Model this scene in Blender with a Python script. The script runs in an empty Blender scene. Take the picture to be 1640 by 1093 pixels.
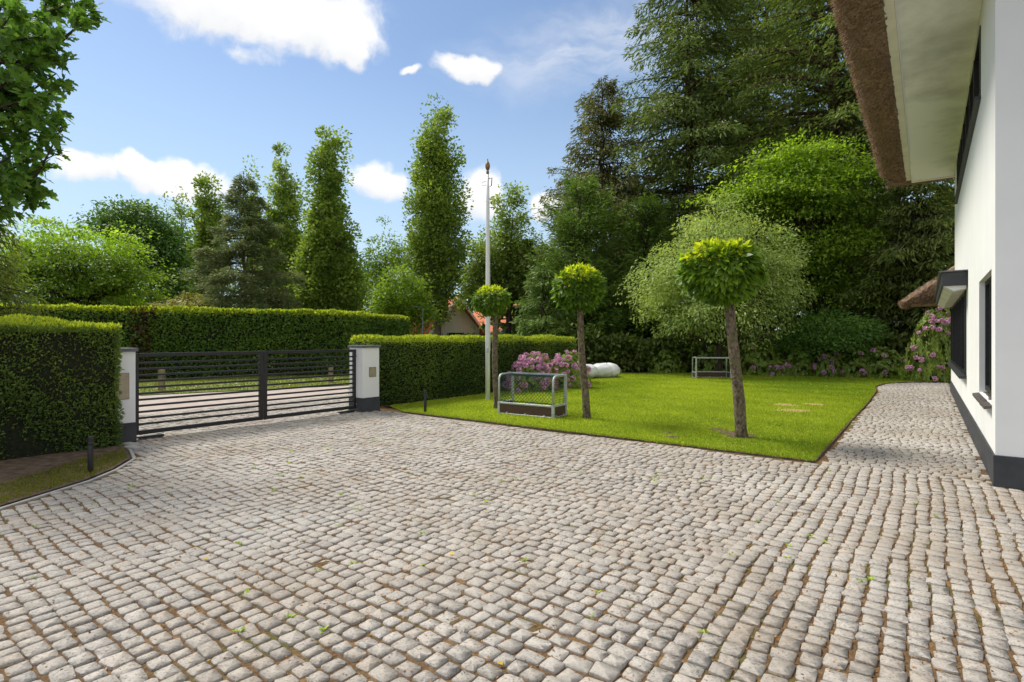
import bpy, bmesh, math
import numpy as np
from mathutils import Vector, Matrix

sc = bpy.context.scene
COL = sc.collection
R = math.radians

# ------------------------------------------------------------------ camera
F_PX, CX, HY, HC = 870.0, 820.0, 543.0, 1.55      # focal length, centre, horizon (px of a 1640 wide picture), eye height
cam = bpy.data.cameras.new('camera'); camo = bpy.data.objects.new('camera', cam); COL.objects.link(camo)
cam.sensor_width = 36.0; cam.lens = F_PX / 1640 * 36.0; cam.shift_y = -3.5 / 1640
cam.clip_start = 0.05; cam.clip_end = 3000
camo.location = (0, 0, HC); camo.rotation_euler = (R(90), 0, 0)
sc.camera = camo

# ------------------------------------------------------------------ sun, sky, exposure
SUN_AZ, SUN_EL = R(-54), R(53)          # azimuth clockwise from +Y
sun = bpy.data.lights.new('sun', 'SUN'); suno = bpy.data.objects.new('sun', sun); COL.objects.link(suno)
sun.energy = 2.0; sun.angle = R(18); sun.color = (1.0, 0.945, 0.85)
sdir = Vector((math.sin(SUN_AZ) * math.cos(SUN_EL), math.cos(SUN_AZ) * math.cos(SUN_EL), math.sin(SUN_EL)))
suno.rotation_euler = sdir.to_track_quat('Z', 'Y').to_euler()

SKY_STRENGTH = 0.068
world = bpy.data.worlds.new('World'); sc.world = world; world.use_nodes = True
wt = world.node_tree; wn = wt.nodes; wl = wt.links; wn.clear()


def wmath(op, a, b=None, c=None):
    n = wn.new('ShaderNodeMath'); n.operation = op
    for i, v in enumerate((a, b, c)):
        if v is None: continue
        if isinstance(v, (int, float)): n.inputs[i].default_value = v
        else: wl.new(v, n.inputs[i])
    return n.outputs[0]


def wdot(v, vec):
    n = wn.new('ShaderNodeVectorMath'); n.operation = 'DOT_PRODUCT'
    wl.new(v, n.inputs[0]); n.inputs[1].default_value = vec
    return n.outputs['Value']


def wsmooth(v, a, b, lo=0.0, hi=1.0):
    n = wn.new('ShaderNodeMapRange'); n.interpolation_type = 'SMOOTHSTEP'
    wl.new(v, n.inputs[0]); n.inputs[1].default_value = a; n.inputs[2].default_value = b
    n.inputs[3].default_value = lo; n.inputs[4].default_value = hi
    return n.outputs[0]


def wnoise(vec, scale, detail, rough=0.55):
    n = wn.new('ShaderNodeTexNoise'); n.inputs['Scale'].default_value = scale
    n.inputs['Detail'].default_value = detail; n.inputs['Roughness'].default_value = rough
    wl.new(vec, n.inputs['Vector']); return n


def build_world():
    out = wn.new('ShaderNodeOutputWorld'); bg = wn.new('ShaderNodeBackground')
    bg.inputs[1].default_value = SKY_STRENGTH
    sky = wn.new('ShaderNodeTexSky'); sky.sky_type = 'NISHITA'; sky.sun_disc = False
    sky.sun_elevation = SUN_EL; sky.sun_rotation = SUN_AZ
    sky.air_density = 1.0; sky.dust_density = 0.25; sky.ozone_density = 1.6
    tc = wn.new('ShaderNodeTexCoord'); d0 = tc.outputs['Generated']
    # ragged cloud edges: push the direction about with noise
    def push(vec, scale, amp, detail):
        nz = wnoise(d0, scale, detail)
        s = wn.new('ShaderNodeVectorMath'); s.operation = 'SUBTRACT'
        wl.new(nz.outputs['Color'], s.inputs[0]); s.inputs[1].default_value = (.5, .5, .5)
        m = wn.new('ShaderNodeVectorMath'); m.operation = 'SCALE'; wl.new(s.outputs[0], m.inputs[0]); m.inputs['Scale'].default_value = amp
        a = wn.new('ShaderNodeVectorMath'); a.operation = 'ADD'; wl.new(vec, a.inputs[0]); wl.new(m.outputs[0], a.inputs[1])
        return a.outputs[0]
    dv = push(push(d0, 9.0, 0.08, 3), 34.0, 0.022, 5)
    clouds = [(395, 5, 225, 70, 1), (520, 55, 100, 52, 1), (560, 96, 34, 24, 1), (755, 112, 58, 26, 1), (661, 119, 18, 11, .8),
              (145, 272, 52, 28, 1), (250, 284, 66, 28, 1), (322, 298, 62, 30, 1), (606, 292, 54, 34, 1),
              (768, 306, 40, 44, 1), (880, 338, 34, 22, 1), (420, 96, 60, 14, .42), (440, 70, 40, 40, .4)]
    total = None; sm = None; sb = None
    for (cx, cy, rx, ry, st) in clouds:
        c = Vector(((cx - CX) / F_PX, 1.0, (HY - cy) / F_PX)); L = c.length; c.normalize()
        r = Vector((c.y, -c.x, 0)).normalized(); u = r.cross(c).normalized()
        a = wmath('DIVIDE', wdot(dv, r), rx / F_PX / L); b = wmath('DIVIDE', wdot(dv, u), ry / F_PX / L)
        e = wmath('SQRT', wmath('ADD', wmath('MULTIPLY', a, a), wmath('MULTIPLY', b, b)))
        m = wmath('MULTIPLY', wsmooth(e, 1.30, 0.40), st)
        sm = m if sm is None else wmath('ADD', sm, m); mb_ = wmath('MULTIPLY', m, b); sb = mb_ if sb is None else wmath('ADD', sb, mb_)
        total = m if total is None else wmath('MAXIMUM', total, m)
    front = wsmooth(wdot(d0, (0, 1, 0)), 0.2, 0.3)
    wisp = wnoise(dv, 16.0, 9, 0.62)
    edge = wmath('ADD', total, wmath('MULTIPLY', wmath('SUBTRACT', wisp.outputs['Fac'], 0.5), 1.5))
    total = wmath('MULTIPLY', wmath('MULTIPLY', wsmooth(edge, 0.10, 0.92), wsmooth(total, 0.0, 0.18)), front)
    veil = None
    for (cx, cy, rx, ry) in ((920, 95, 190, 60), (1000, 40, 160, 50)):
        c = Vector(((cx - CX) / F_PX, 1.0, (HY - cy) / F_PX)); L = c.length; c.normalize()
        r = Vector((c.y, -c.x, 0)).normalized(); u = r.cross(c).normalized()
        a = wmath('DIVIDE', wdot(dv, r), rx / F_PX / L); b = wmath('DIVIDE', wdot(dv, u), ry / F_PX / L)
        m = wsmooth(wmath('SQRT', wmath('ADD', wmath('MULTIPLY', a, a), wmath('MULTIPLY', b, b))), 1.4, 0.0)
        veil = m if veil is None else wmath('MAXIMUM', veil, m)
    vst = wn.new('ShaderNodeVectorMath'); vst.operation = 'MULTIPLY'; wl.new(dv, vst.inputs[0]); vst.inputs[1].default_value = (1, 1, 4)
    vz = wnoise(vst.outputs[0], 7.0, 7, 0.6)
    total = wmath('MAXIMUM', total, wmath('MULTIPLY', wmath('MULTIPLY', veil, wsmooth(vz.outputs['Fac'], 0.3, 0.7, 0.1, 0.5)), front))
    under = wsmooth(wmath('DIVIDE', sb, wmath('ADD', sm, 0.02)), 0.35, -0.75)
    # unseen cloud round the rest of the sky, heavier, cover raised for soft fill
    sq = wn.new('ShaderNodeVectorMath'); sq.operation = 'MULTIPLY'; wl.new(d0, sq.inputs[0]); sq.inputs[1].default_value = (1, 1, 2.2)
    n2 = wnoise(sq.outputs[0], 3.2, 7)
    far = wmath('MULTIPLY', wsmooth(n2.outputs['Fac'], 0.40, 0.56), wsmooth(wdot(d0, (0, 1, 0)), 0.62, 0.5))
    total = wmath('MAXIMUM', total, far)
    shade = wnoise(dv, 8.0, 4)
    cc = wn.new('ShaderNodeMix'); cc.data_type = 'RGBA'
    cc.inputs[6].default_value = (5.9, 6.0, 6.2, 1); cc.inputs[7].default_value = (7.7, 7.65, 7.5, 1)
    wl.new(wmath('MULTIPLY', wsmooth(shade.outputs['Fac'], 0.30, 0.58, 0.45, 1.0), wmath('SUBTRACT', 1.0, wmath('MULTIPLY', under, 0.8))), cc.inputs[0])
    # thin high haze: the sky pales towards the horizon
    z = wn.new('ShaderNodeSeparateXYZ'); wl.new(d0, z.inputs[0])
    hz = wn.new('ShaderNodeMix'); hz.data_type = 'RGBA'
    wl.new(wsmooth(z.outputs['Z'], 0.50, 0.05, 0.05, 0.75), hz.inputs[0])
    wl.new(sky.outputs[0], hz.inputs[6]); hz.inputs[7].default_value = (4.1, 5.3, 6.4, 1)
    mx = wn.new('ShaderNodeMix'); mx.data_type = 'RGBA'
    wl.new(total, mx.inputs[0]); wl.new(hz.outputs[2], mx.inputs[6]); wl.new(cc.outputs[2], mx.inputs[7])
    wl.new(mx.outputs[2], bg.inputs[0]); wl.new(bg.outputs[0], out.inputs[0])


build_world()
vs = sc.view_settings
vs.view_transform = 'Standard'; vs.look = 'None'; vs.gamma = 1.0; vs.use_curve_mapping = False
vs.exposure = 1.15
sc.render.engine = 'CYCLES'
cy = sc.cycles
cy.max_bounces = 6; cy.diffuse_bounces = 4; cy.glossy_bounces = 2; cy.transmission_bounces = 3; cy.transparent_max_bounces = 6
cy.use_denoising = True
cy.sample_clamp_indirect = 6.0

# ------------------------------------------------------------------ coordinates
# house frame: t runs along the house front, away from the viewer; n points away from the house front
O2 = np.array((5.08, 5.71)); DV = np.array((0.6067, 0.7950)); NV = np.array((-0.7950, 0.6067))
HANG = math.atan2(DV[1], DV[0])


def FW(t, n, z=0.0):
    p = O2 + t * DV + n * NV
    return Vector((p[0], p[1], z))


def G(px, py, z=0.0):
    Y = F_PX * (HC - z) / (py - HY)
    return Vector(((px - CX) / F_PX * Y, Y, z))


def P(px, Y, z=0.0):
    return Vector(((px - CX) / F_PX * Y, Y, z))


def ZP(py, Y):
    return HC + (HY - py) / F_PX * Y


def in_poly(x, y, poly):
    x = np.asarray(x); y = np.asarray(y)
    inside = np.zeros(x.shape, bool); n = len(poly)
    for i in range(n):
        x0, y0 = poly[i]; x1, y1 = poly[(i + 1) % n]
        c = ((y0 > y) != (y1 > y)) & (x < (x1 - x0) * (y - y0) / (y1 - y0 + 1e-12) + x0)
        inside ^= c
    return inside


# ------------------------------------------------------------------ materials
def new_mat(name):
    m = bpy.data.materials.new(name); m.use_nodes = True
    nt = m.node_tree; nt.nodes.clear()
    out = nt.nodes.new('ShaderNodeOutputMaterial'); b = nt.nodes.new('ShaderNodeBsdfPrincipled')
    nt.links.new(b.outputs[0], out.inputs[0])
    return m, nt, b, out


def nd(nt, kind, **kw):
    n = nt.nodes.new(kind)
    for k, v in kw.items():
        if k in n.inputs: n.inputs[k].default_value = v
        else: setattr(n, k, v)
    return n


def mixc(nt, fac, a, b, blend='MIX'):
    n = nt.nodes.new('ShaderNodeMix'); n.data_type = 'RGBA'; n.blend_type = blend
    for i, v in ((0, fac), (6, a), (7, b)):
        if isinstance(v, (int, float)): n.inputs[i].default_value = v
        elif isinstance(v, (tuple, list)): n.inputs[i].default_value = (*v, 1) if len(v) == 3 else v
        else: nt.links.new(v, n.inputs[i])
    return n.outputs[2]


def ramp(nt, fac, lo, hi, to0=0.0, to1=1.0):
    n = nt.nodes.new('ShaderNodeMapRange'); nt.links.new(fac, n.inputs[0])
    for i, v in enumerate((lo, hi, to0, to1)): n.inputs[i + 1].default_value = v
    return n.outputs[0]


def mat_noise(name, c1, c2, scale=8, rough=0.8, bump=0.0, bscale=None, detail=6, spec=0.3, metal=0.0, lo=0.35, hi=0.65, stretch=None, c3=None, s3=1.0):
    m, nt, b, out = new_mat(name)
    tc = nd(nt, 'ShaderNodeTexCoord'); co = tc.outputs['Object']
    if stretch:
        mp = nd(nt, 'ShaderNodeMapping'); mp.inputs['Scale'].default_value = stretch
        nt.links.new(co, mp.inputs[0]); co = mp.outputs[0]
    nz = nd(nt, 'ShaderNodeTexNoise', Scale=scale, Detail=detail); nt.links.new(co, nz.inputs['Vector'])
    col = mixc(nt, ramp(nt, nz.outputs['Fac'], lo, hi), c1, c2)
    if c3:
        n3 = nd(nt, 'ShaderNodeTexNoise', Scale=s3, Detail=4); nt.links.new(tc.outputs['Object'], n3.inputs['Vector'])
        col = mixc(nt, ramp(nt, n3.outputs['Fac'], 0.5, 0.72), col, c3)
    nt.links.new(col, b.inputs['Base Color'])
    b.inputs['Roughness'].default_value = rough; b.inputs['Specular IOR Level'].default_value = spec; b.inputs['Metallic'].default_value = metal
    if bump:
        nb = nd(nt, 'ShaderNodeTexNoise', Scale=bscale or scale * 3, Detail=5); nt.links.new(co, nb.inputs['Vector'])
        bp = nd(nt, 'ShaderNodeBump', Strength=bump, Distance=0.02); nt.links.new(nb.outputs['Fac'], bp.inputs['Height'])
        nt.links.new(bp.outputs[0], b.inputs['Normal'])
    return m


def mat_leaf(name, c1, c2, trans=0.35, rough=0.5, spec=0.25, tmul=1.6, gain=1.9):
    """leaf colours spread from c1 to c2 by each leaf's own tint; some light passes through"""
    m, nt, b, out = new_mat(name)
    c1 = (c1[0] * gain * 1.12, c1[1] * gain, c1[2] * gain * .9); c2 = (c2[0] * gain * 1.12, c2[1] * gain, c2[2] * gain * .9)
    at = nd(nt, 'ShaderNodeAttribute'); at.attribute_name = 'tint'
    col = mixc(nt, at.outputs['Fac'], c1, c2)
    nt.links.new(col, b.inputs['Base Color'])
    b.inputs['Roughness'].default_value = rough; b.inputs['Specular IOR Level'].default_value = spec
    tr = nd(nt, 'ShaderNodeBsdfTranslucent')
    tcol = mixc(nt, 1.0, col, (tmul, tmul * 1.05, tmul * 0.55), 'MULTIPLY'); nt.links.new(tcol, tr.inputs[0])
    mx = nd(nt, 'ShaderNodeMixShader'); mx.inputs[0].default_value = trans
    nt.links.new(b.outputs[0], mx.inputs[1]); nt.links.new(tr.outputs[0], mx.inputs[2])
    nt.links.new(mx.outputs[0], out.inputs[0])
    return m


def mat_sett(name, per_object):
    m, nt, b, out = new_mat(name)
    geo = nd(nt, 'ShaderNodeNewGeometry'); co = geo.outputs['Position']
    if per_object:
        oi = nd(nt, 'ShaderNodeObjectInfo'); rnd = oi.outputs['Random']
    else:
        at = nd(nt, 'ShaderNodeAttribute'); at.attribute_name = 'tint'; rnd = at.outputs['Fac']
    wn_ = nd(nt, 'ShaderNodeTexWhiteNoise'); wn_.noise_dimensions = '1D'; nt.links.new(rnd, wn_.inputs['W'])
    base = mixc(nt, rnd, (0.25, 0.224, 0.192), (0.42, 0.385, 0.338))
    base = mixc(nt, ramp(nt, wn_.outputs['Value'], 0.6, 1.0, 0, 0.65), base, (0.40, 0.33, 0.26))
    w2 = nd(nt, 'ShaderNodeMath', operation='FRACT'); mm = nd(nt, 'ShaderNodeMath', operation='MULTIPLY'); mm.inputs[1].default_value = 7.13
    nt.links.new(rnd, mm.inputs[0]); nt.links.new(mm.outputs[0], w2.inputs[0])
    base = mixc(nt, ramp(nt, w2.outputs[0], 0.78, 1.0, 0, 0.6), base, (0.16, 0.155, 0.155))
    n1 = nd(nt, 'ShaderNodeTexNoise', Scale=42.0, Detail=6.0, Roughness=0.75); nt.links.new(co, n1.inputs['Vector'])
    base = mixc(nt, ramp(nt, n1.outputs['Fac'], 0.32, 0.70, 0.0, 0.7), base, (0.56, 0.52, 0.465))
    n2 = nd(nt, 'ShaderNodeTexNoise', Scale=75.0, Detail=4.0, Roughness=0.65); nt.links.new(co, n2.inputs['Vector'])
    base = mixc(nt, ramp(nt, n2.outputs['Fac'], 0.53, 0.64, 0.0, 0.75), base, (0.12, 0.112, 0.105))
    n3 = nd(nt, 'ShaderNodeTexNoise', Scale=1.1, Detail=5.0); nt.links.new(co, n3.inputs['Vector'])
    base = mixc(nt, ramp(nt, n3.outputs['Fac'], 0.44, 0.66, 0.0, 0.5), base, (0.29, 0.235, 0.175))
    n4 = nd(nt, 'ShaderNodeTexNoise', Scale=0.55, Detail=4.0); nt.links.new(co, n4.inputs['Vector'])
    base = mixc(nt, ramp(nt, n4.outputs['Fac'], 0.52, 0.68, 0.0, 0.45), base, (0.55, 0.53, 0.49))
    nt.links.new(base, b.inputs['Base Color'])
    b.inputs['Roughness'].default_value = 0.82; b.inputs['Specular IOR Level'].default_value = 0.3
    bp = nd(nt, 'ShaderNodeBump', Strength=0.7, Distance=0.006); nt.links.new(n1.outputs['Fac'], bp.inputs['Height'])
    bp2 = nd(nt, 'ShaderNodeBump', Strength=0.35, Distance=0.003); nt.links.new(n2.outputs['Fac'], bp2.inputs['Height']); nt.links.new(bp.outputs[0], bp2.inputs['Normal'])
    nt.links.new(bp2.outputs[0], b.inputs['Normal'])
    return m


def mat_joint():
    m, nt, b, out = new_mat('joint_sand')
    geo = nd(nt, 'ShaderNodeNewGeometry'); co = geo.outputs['Position']
    n1 = nd(nt, 'ShaderNodeTexNoise', Scale=60.0, Detail=5.0, Roughness=0.7); nt.links.new(co, n1.inputs['Vector'])
    col = mixc(nt, ramp(nt, n1.outputs['Fac'], 0.3, 0.7), (0.055, 0.034, 0.02), (0.23, 0.145, 0.075))
    n2 = nd(nt, 'ShaderNodeTexNoise', Scale=1.3, Detail=6.0, Roughness=0.65); nt.links.new(co, n2.inputs['Vector'])
    col = mixc(nt, ramp(nt, n2.outputs['Fac'], 0.53, 0.66, 0, 0.8), col, (0.11, 0.12, 0.025))
    n3 = nd(nt, 'ShaderNodeTexNoise', Scale=7.0, Detail=4.0); nt.links.new(co, n3.inputs['Vector'])
    col = mixc(nt, ramp(nt, n3.outputs['Fac'], 0.55, 0.70, 0, 0.6), col, (0.30, 0.175, 0.08))
    nt.links.new(col, b.inputs['Base Color']); b.inputs['Roughness'].default_value = 0.95; b.inputs['Specular IOR Level'].default_value = 0.1
    bp = nd(nt, 'ShaderNodeBump', Strength=0.8, Distance=0.01); nt.links.new(n1.outputs['Fac'], bp.inputs['Height']); nt.links.new(bp.outputs[0], b.inputs['Normal'])
    return m


def mat_glass():
    m, nt, b, out = new_mat('window_glass')
    b.inputs['Base Color'].default_value = (0.015, 0.017, 0.02, 1); b.inputs['Roughness'].default_value = 0.03
    b.inputs['Specular IOR Level'].default_value = 0.6
    return m


def mat_render_white(name, c):
    m, nt, b, out = new_mat(name)
    tc = nd(nt, 'ShaderNodeTexCoord'); co = tc.outputs['Object']
    n1 = nd(nt, 'ShaderNodeTexNoise', Scale=1.2, Detail=6.0); nt.links.new(co, n1.inputs['Vector'])
    col = mixc(nt, ramp(nt, n1.outputs['Fac'], 0.4, 0.75), c, tuple(v * 0.93 for v in c))
    n2 = nd(nt, 'ShaderNodeTexNoise', Scale=160.0, Detail=3.0); nt.links.new(co, n2.inputs['Vector'])
    nt.links.new(col, b.inputs['Base Color']); b.inputs['Roughness'].default_value = 0.85; b.inputs['Specular IOR Level'].default_value = 0.2
    bp = nd(nt, 'ShaderNodeBump', Strength=0.15, Distance=0.004); nt.links.new(n2.outputs['Fac'], bp.inputs['Height']); nt.links.new(bp.outputs[0], b.inputs['Normal'])
    return m


def mat_soffit():
    m, nt, b, out = new_mat('weathered_soffit_paint')
    tc = nd(nt, 'ShaderNodeTexCoord'); co = tc.outputs['Object']
    n1 = nd(nt, 'ShaderNodeTexNoise', Scale=0.9, Detail=6.0, Roughness=0.6); nt.links.new(co, n1.inputs['Vector'])
    col = mixc(nt, ramp(nt, n1.outputs['Fac'], 0.48, 0.68, 0, 0.8), (0.80, 0.80, 0.79), (0.48, 0.48, 0.46))
    nt.links.new(col, b.inputs['Base Color']); b.inputs['Roughness'].default_value = 0.8
    return m


def mat_thatch(name, stretch):
    m, nt, b, out = new_mat(name)
    tc = nd(nt, 'ShaderNodeTexCoord'); co = tc.outputs['Object']
    mp = nd(nt, 'ShaderNodeMapping'); mp.inputs['Scale'].default_value = stretch; nt.links.new(co, mp.inputs[0])
    n1 = nd(nt, 'ShaderNodeTexNoise', Scale=14.0, Detail=7.0, Roughness=0.7); nt.links.new(mp.outputs[0], n1.inputs['Vector'])
    col = mixc(nt, ramp(nt, n1.outputs['Fac'], 0.3, 0.7), (0.095, 0.064, 0.044), (0.43, 0.31, 0.215))
    n2 = nd(nt, 'ShaderNodeTexNoise', Scale=1.6, Detail=5.0); nt.links.new(co, n2.inputs['Vector'])
    col = mixc(nt, ramp(nt, n2.outputs['Fac'], 0.45, 0.7, 0, 0.6), col, (0.20, 0.14, 0.10))
    nt.links.new(col, b.inputs['Base Color']); b.inputs['Roughness'].default_value = 0.9; b.inputs['Specular IOR Level'].default_value = 0.1
    bp = nd(nt, 'ShaderNodeBump', Strength=1.0, Distance=0.03); nt.links.new(n1.outputs['Fac'], bp.inputs['Height']); nt.links.new(bp.outputs[0], b.inputs['Normal'])
    return m


def mat_lawn():
    m, nt, b, out = new_mat('lawn_soil_and_thatch')
    geo = nd(nt, 'ShaderNodeNewGeometry'); co = geo.outputs['Position']
    n1 = nd(nt, 'ShaderNodeTexNoise', Scale=0.7, Detail=6.0); nt.links.new(co, n1.inputs['Vector'])
    n2 = nd(nt, 'ShaderNodeTexNoise', Scale=30.0, Detail=4.0); nt.links.new(co, n2.inputs['Vector'])
    col = mixc(nt, ramp(nt, n2.outputs['Fac'], 0.3, 0.7), (0.15, 0.20, 0.020), (0.27, 0.33, 0.030))
    col = mixc(nt, ramp(nt, n1.outputs['Fac'], 0.5, 0.72, 0, 0.6), col, (0.30, 0.30, 0.07))
    nt.links.new(col, b.inputs['Base Color']); b.inputs['Roughness'].default_value = 0.95; b.inputs['Specular IOR Level'].default_value = 0.1
    return m


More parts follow.
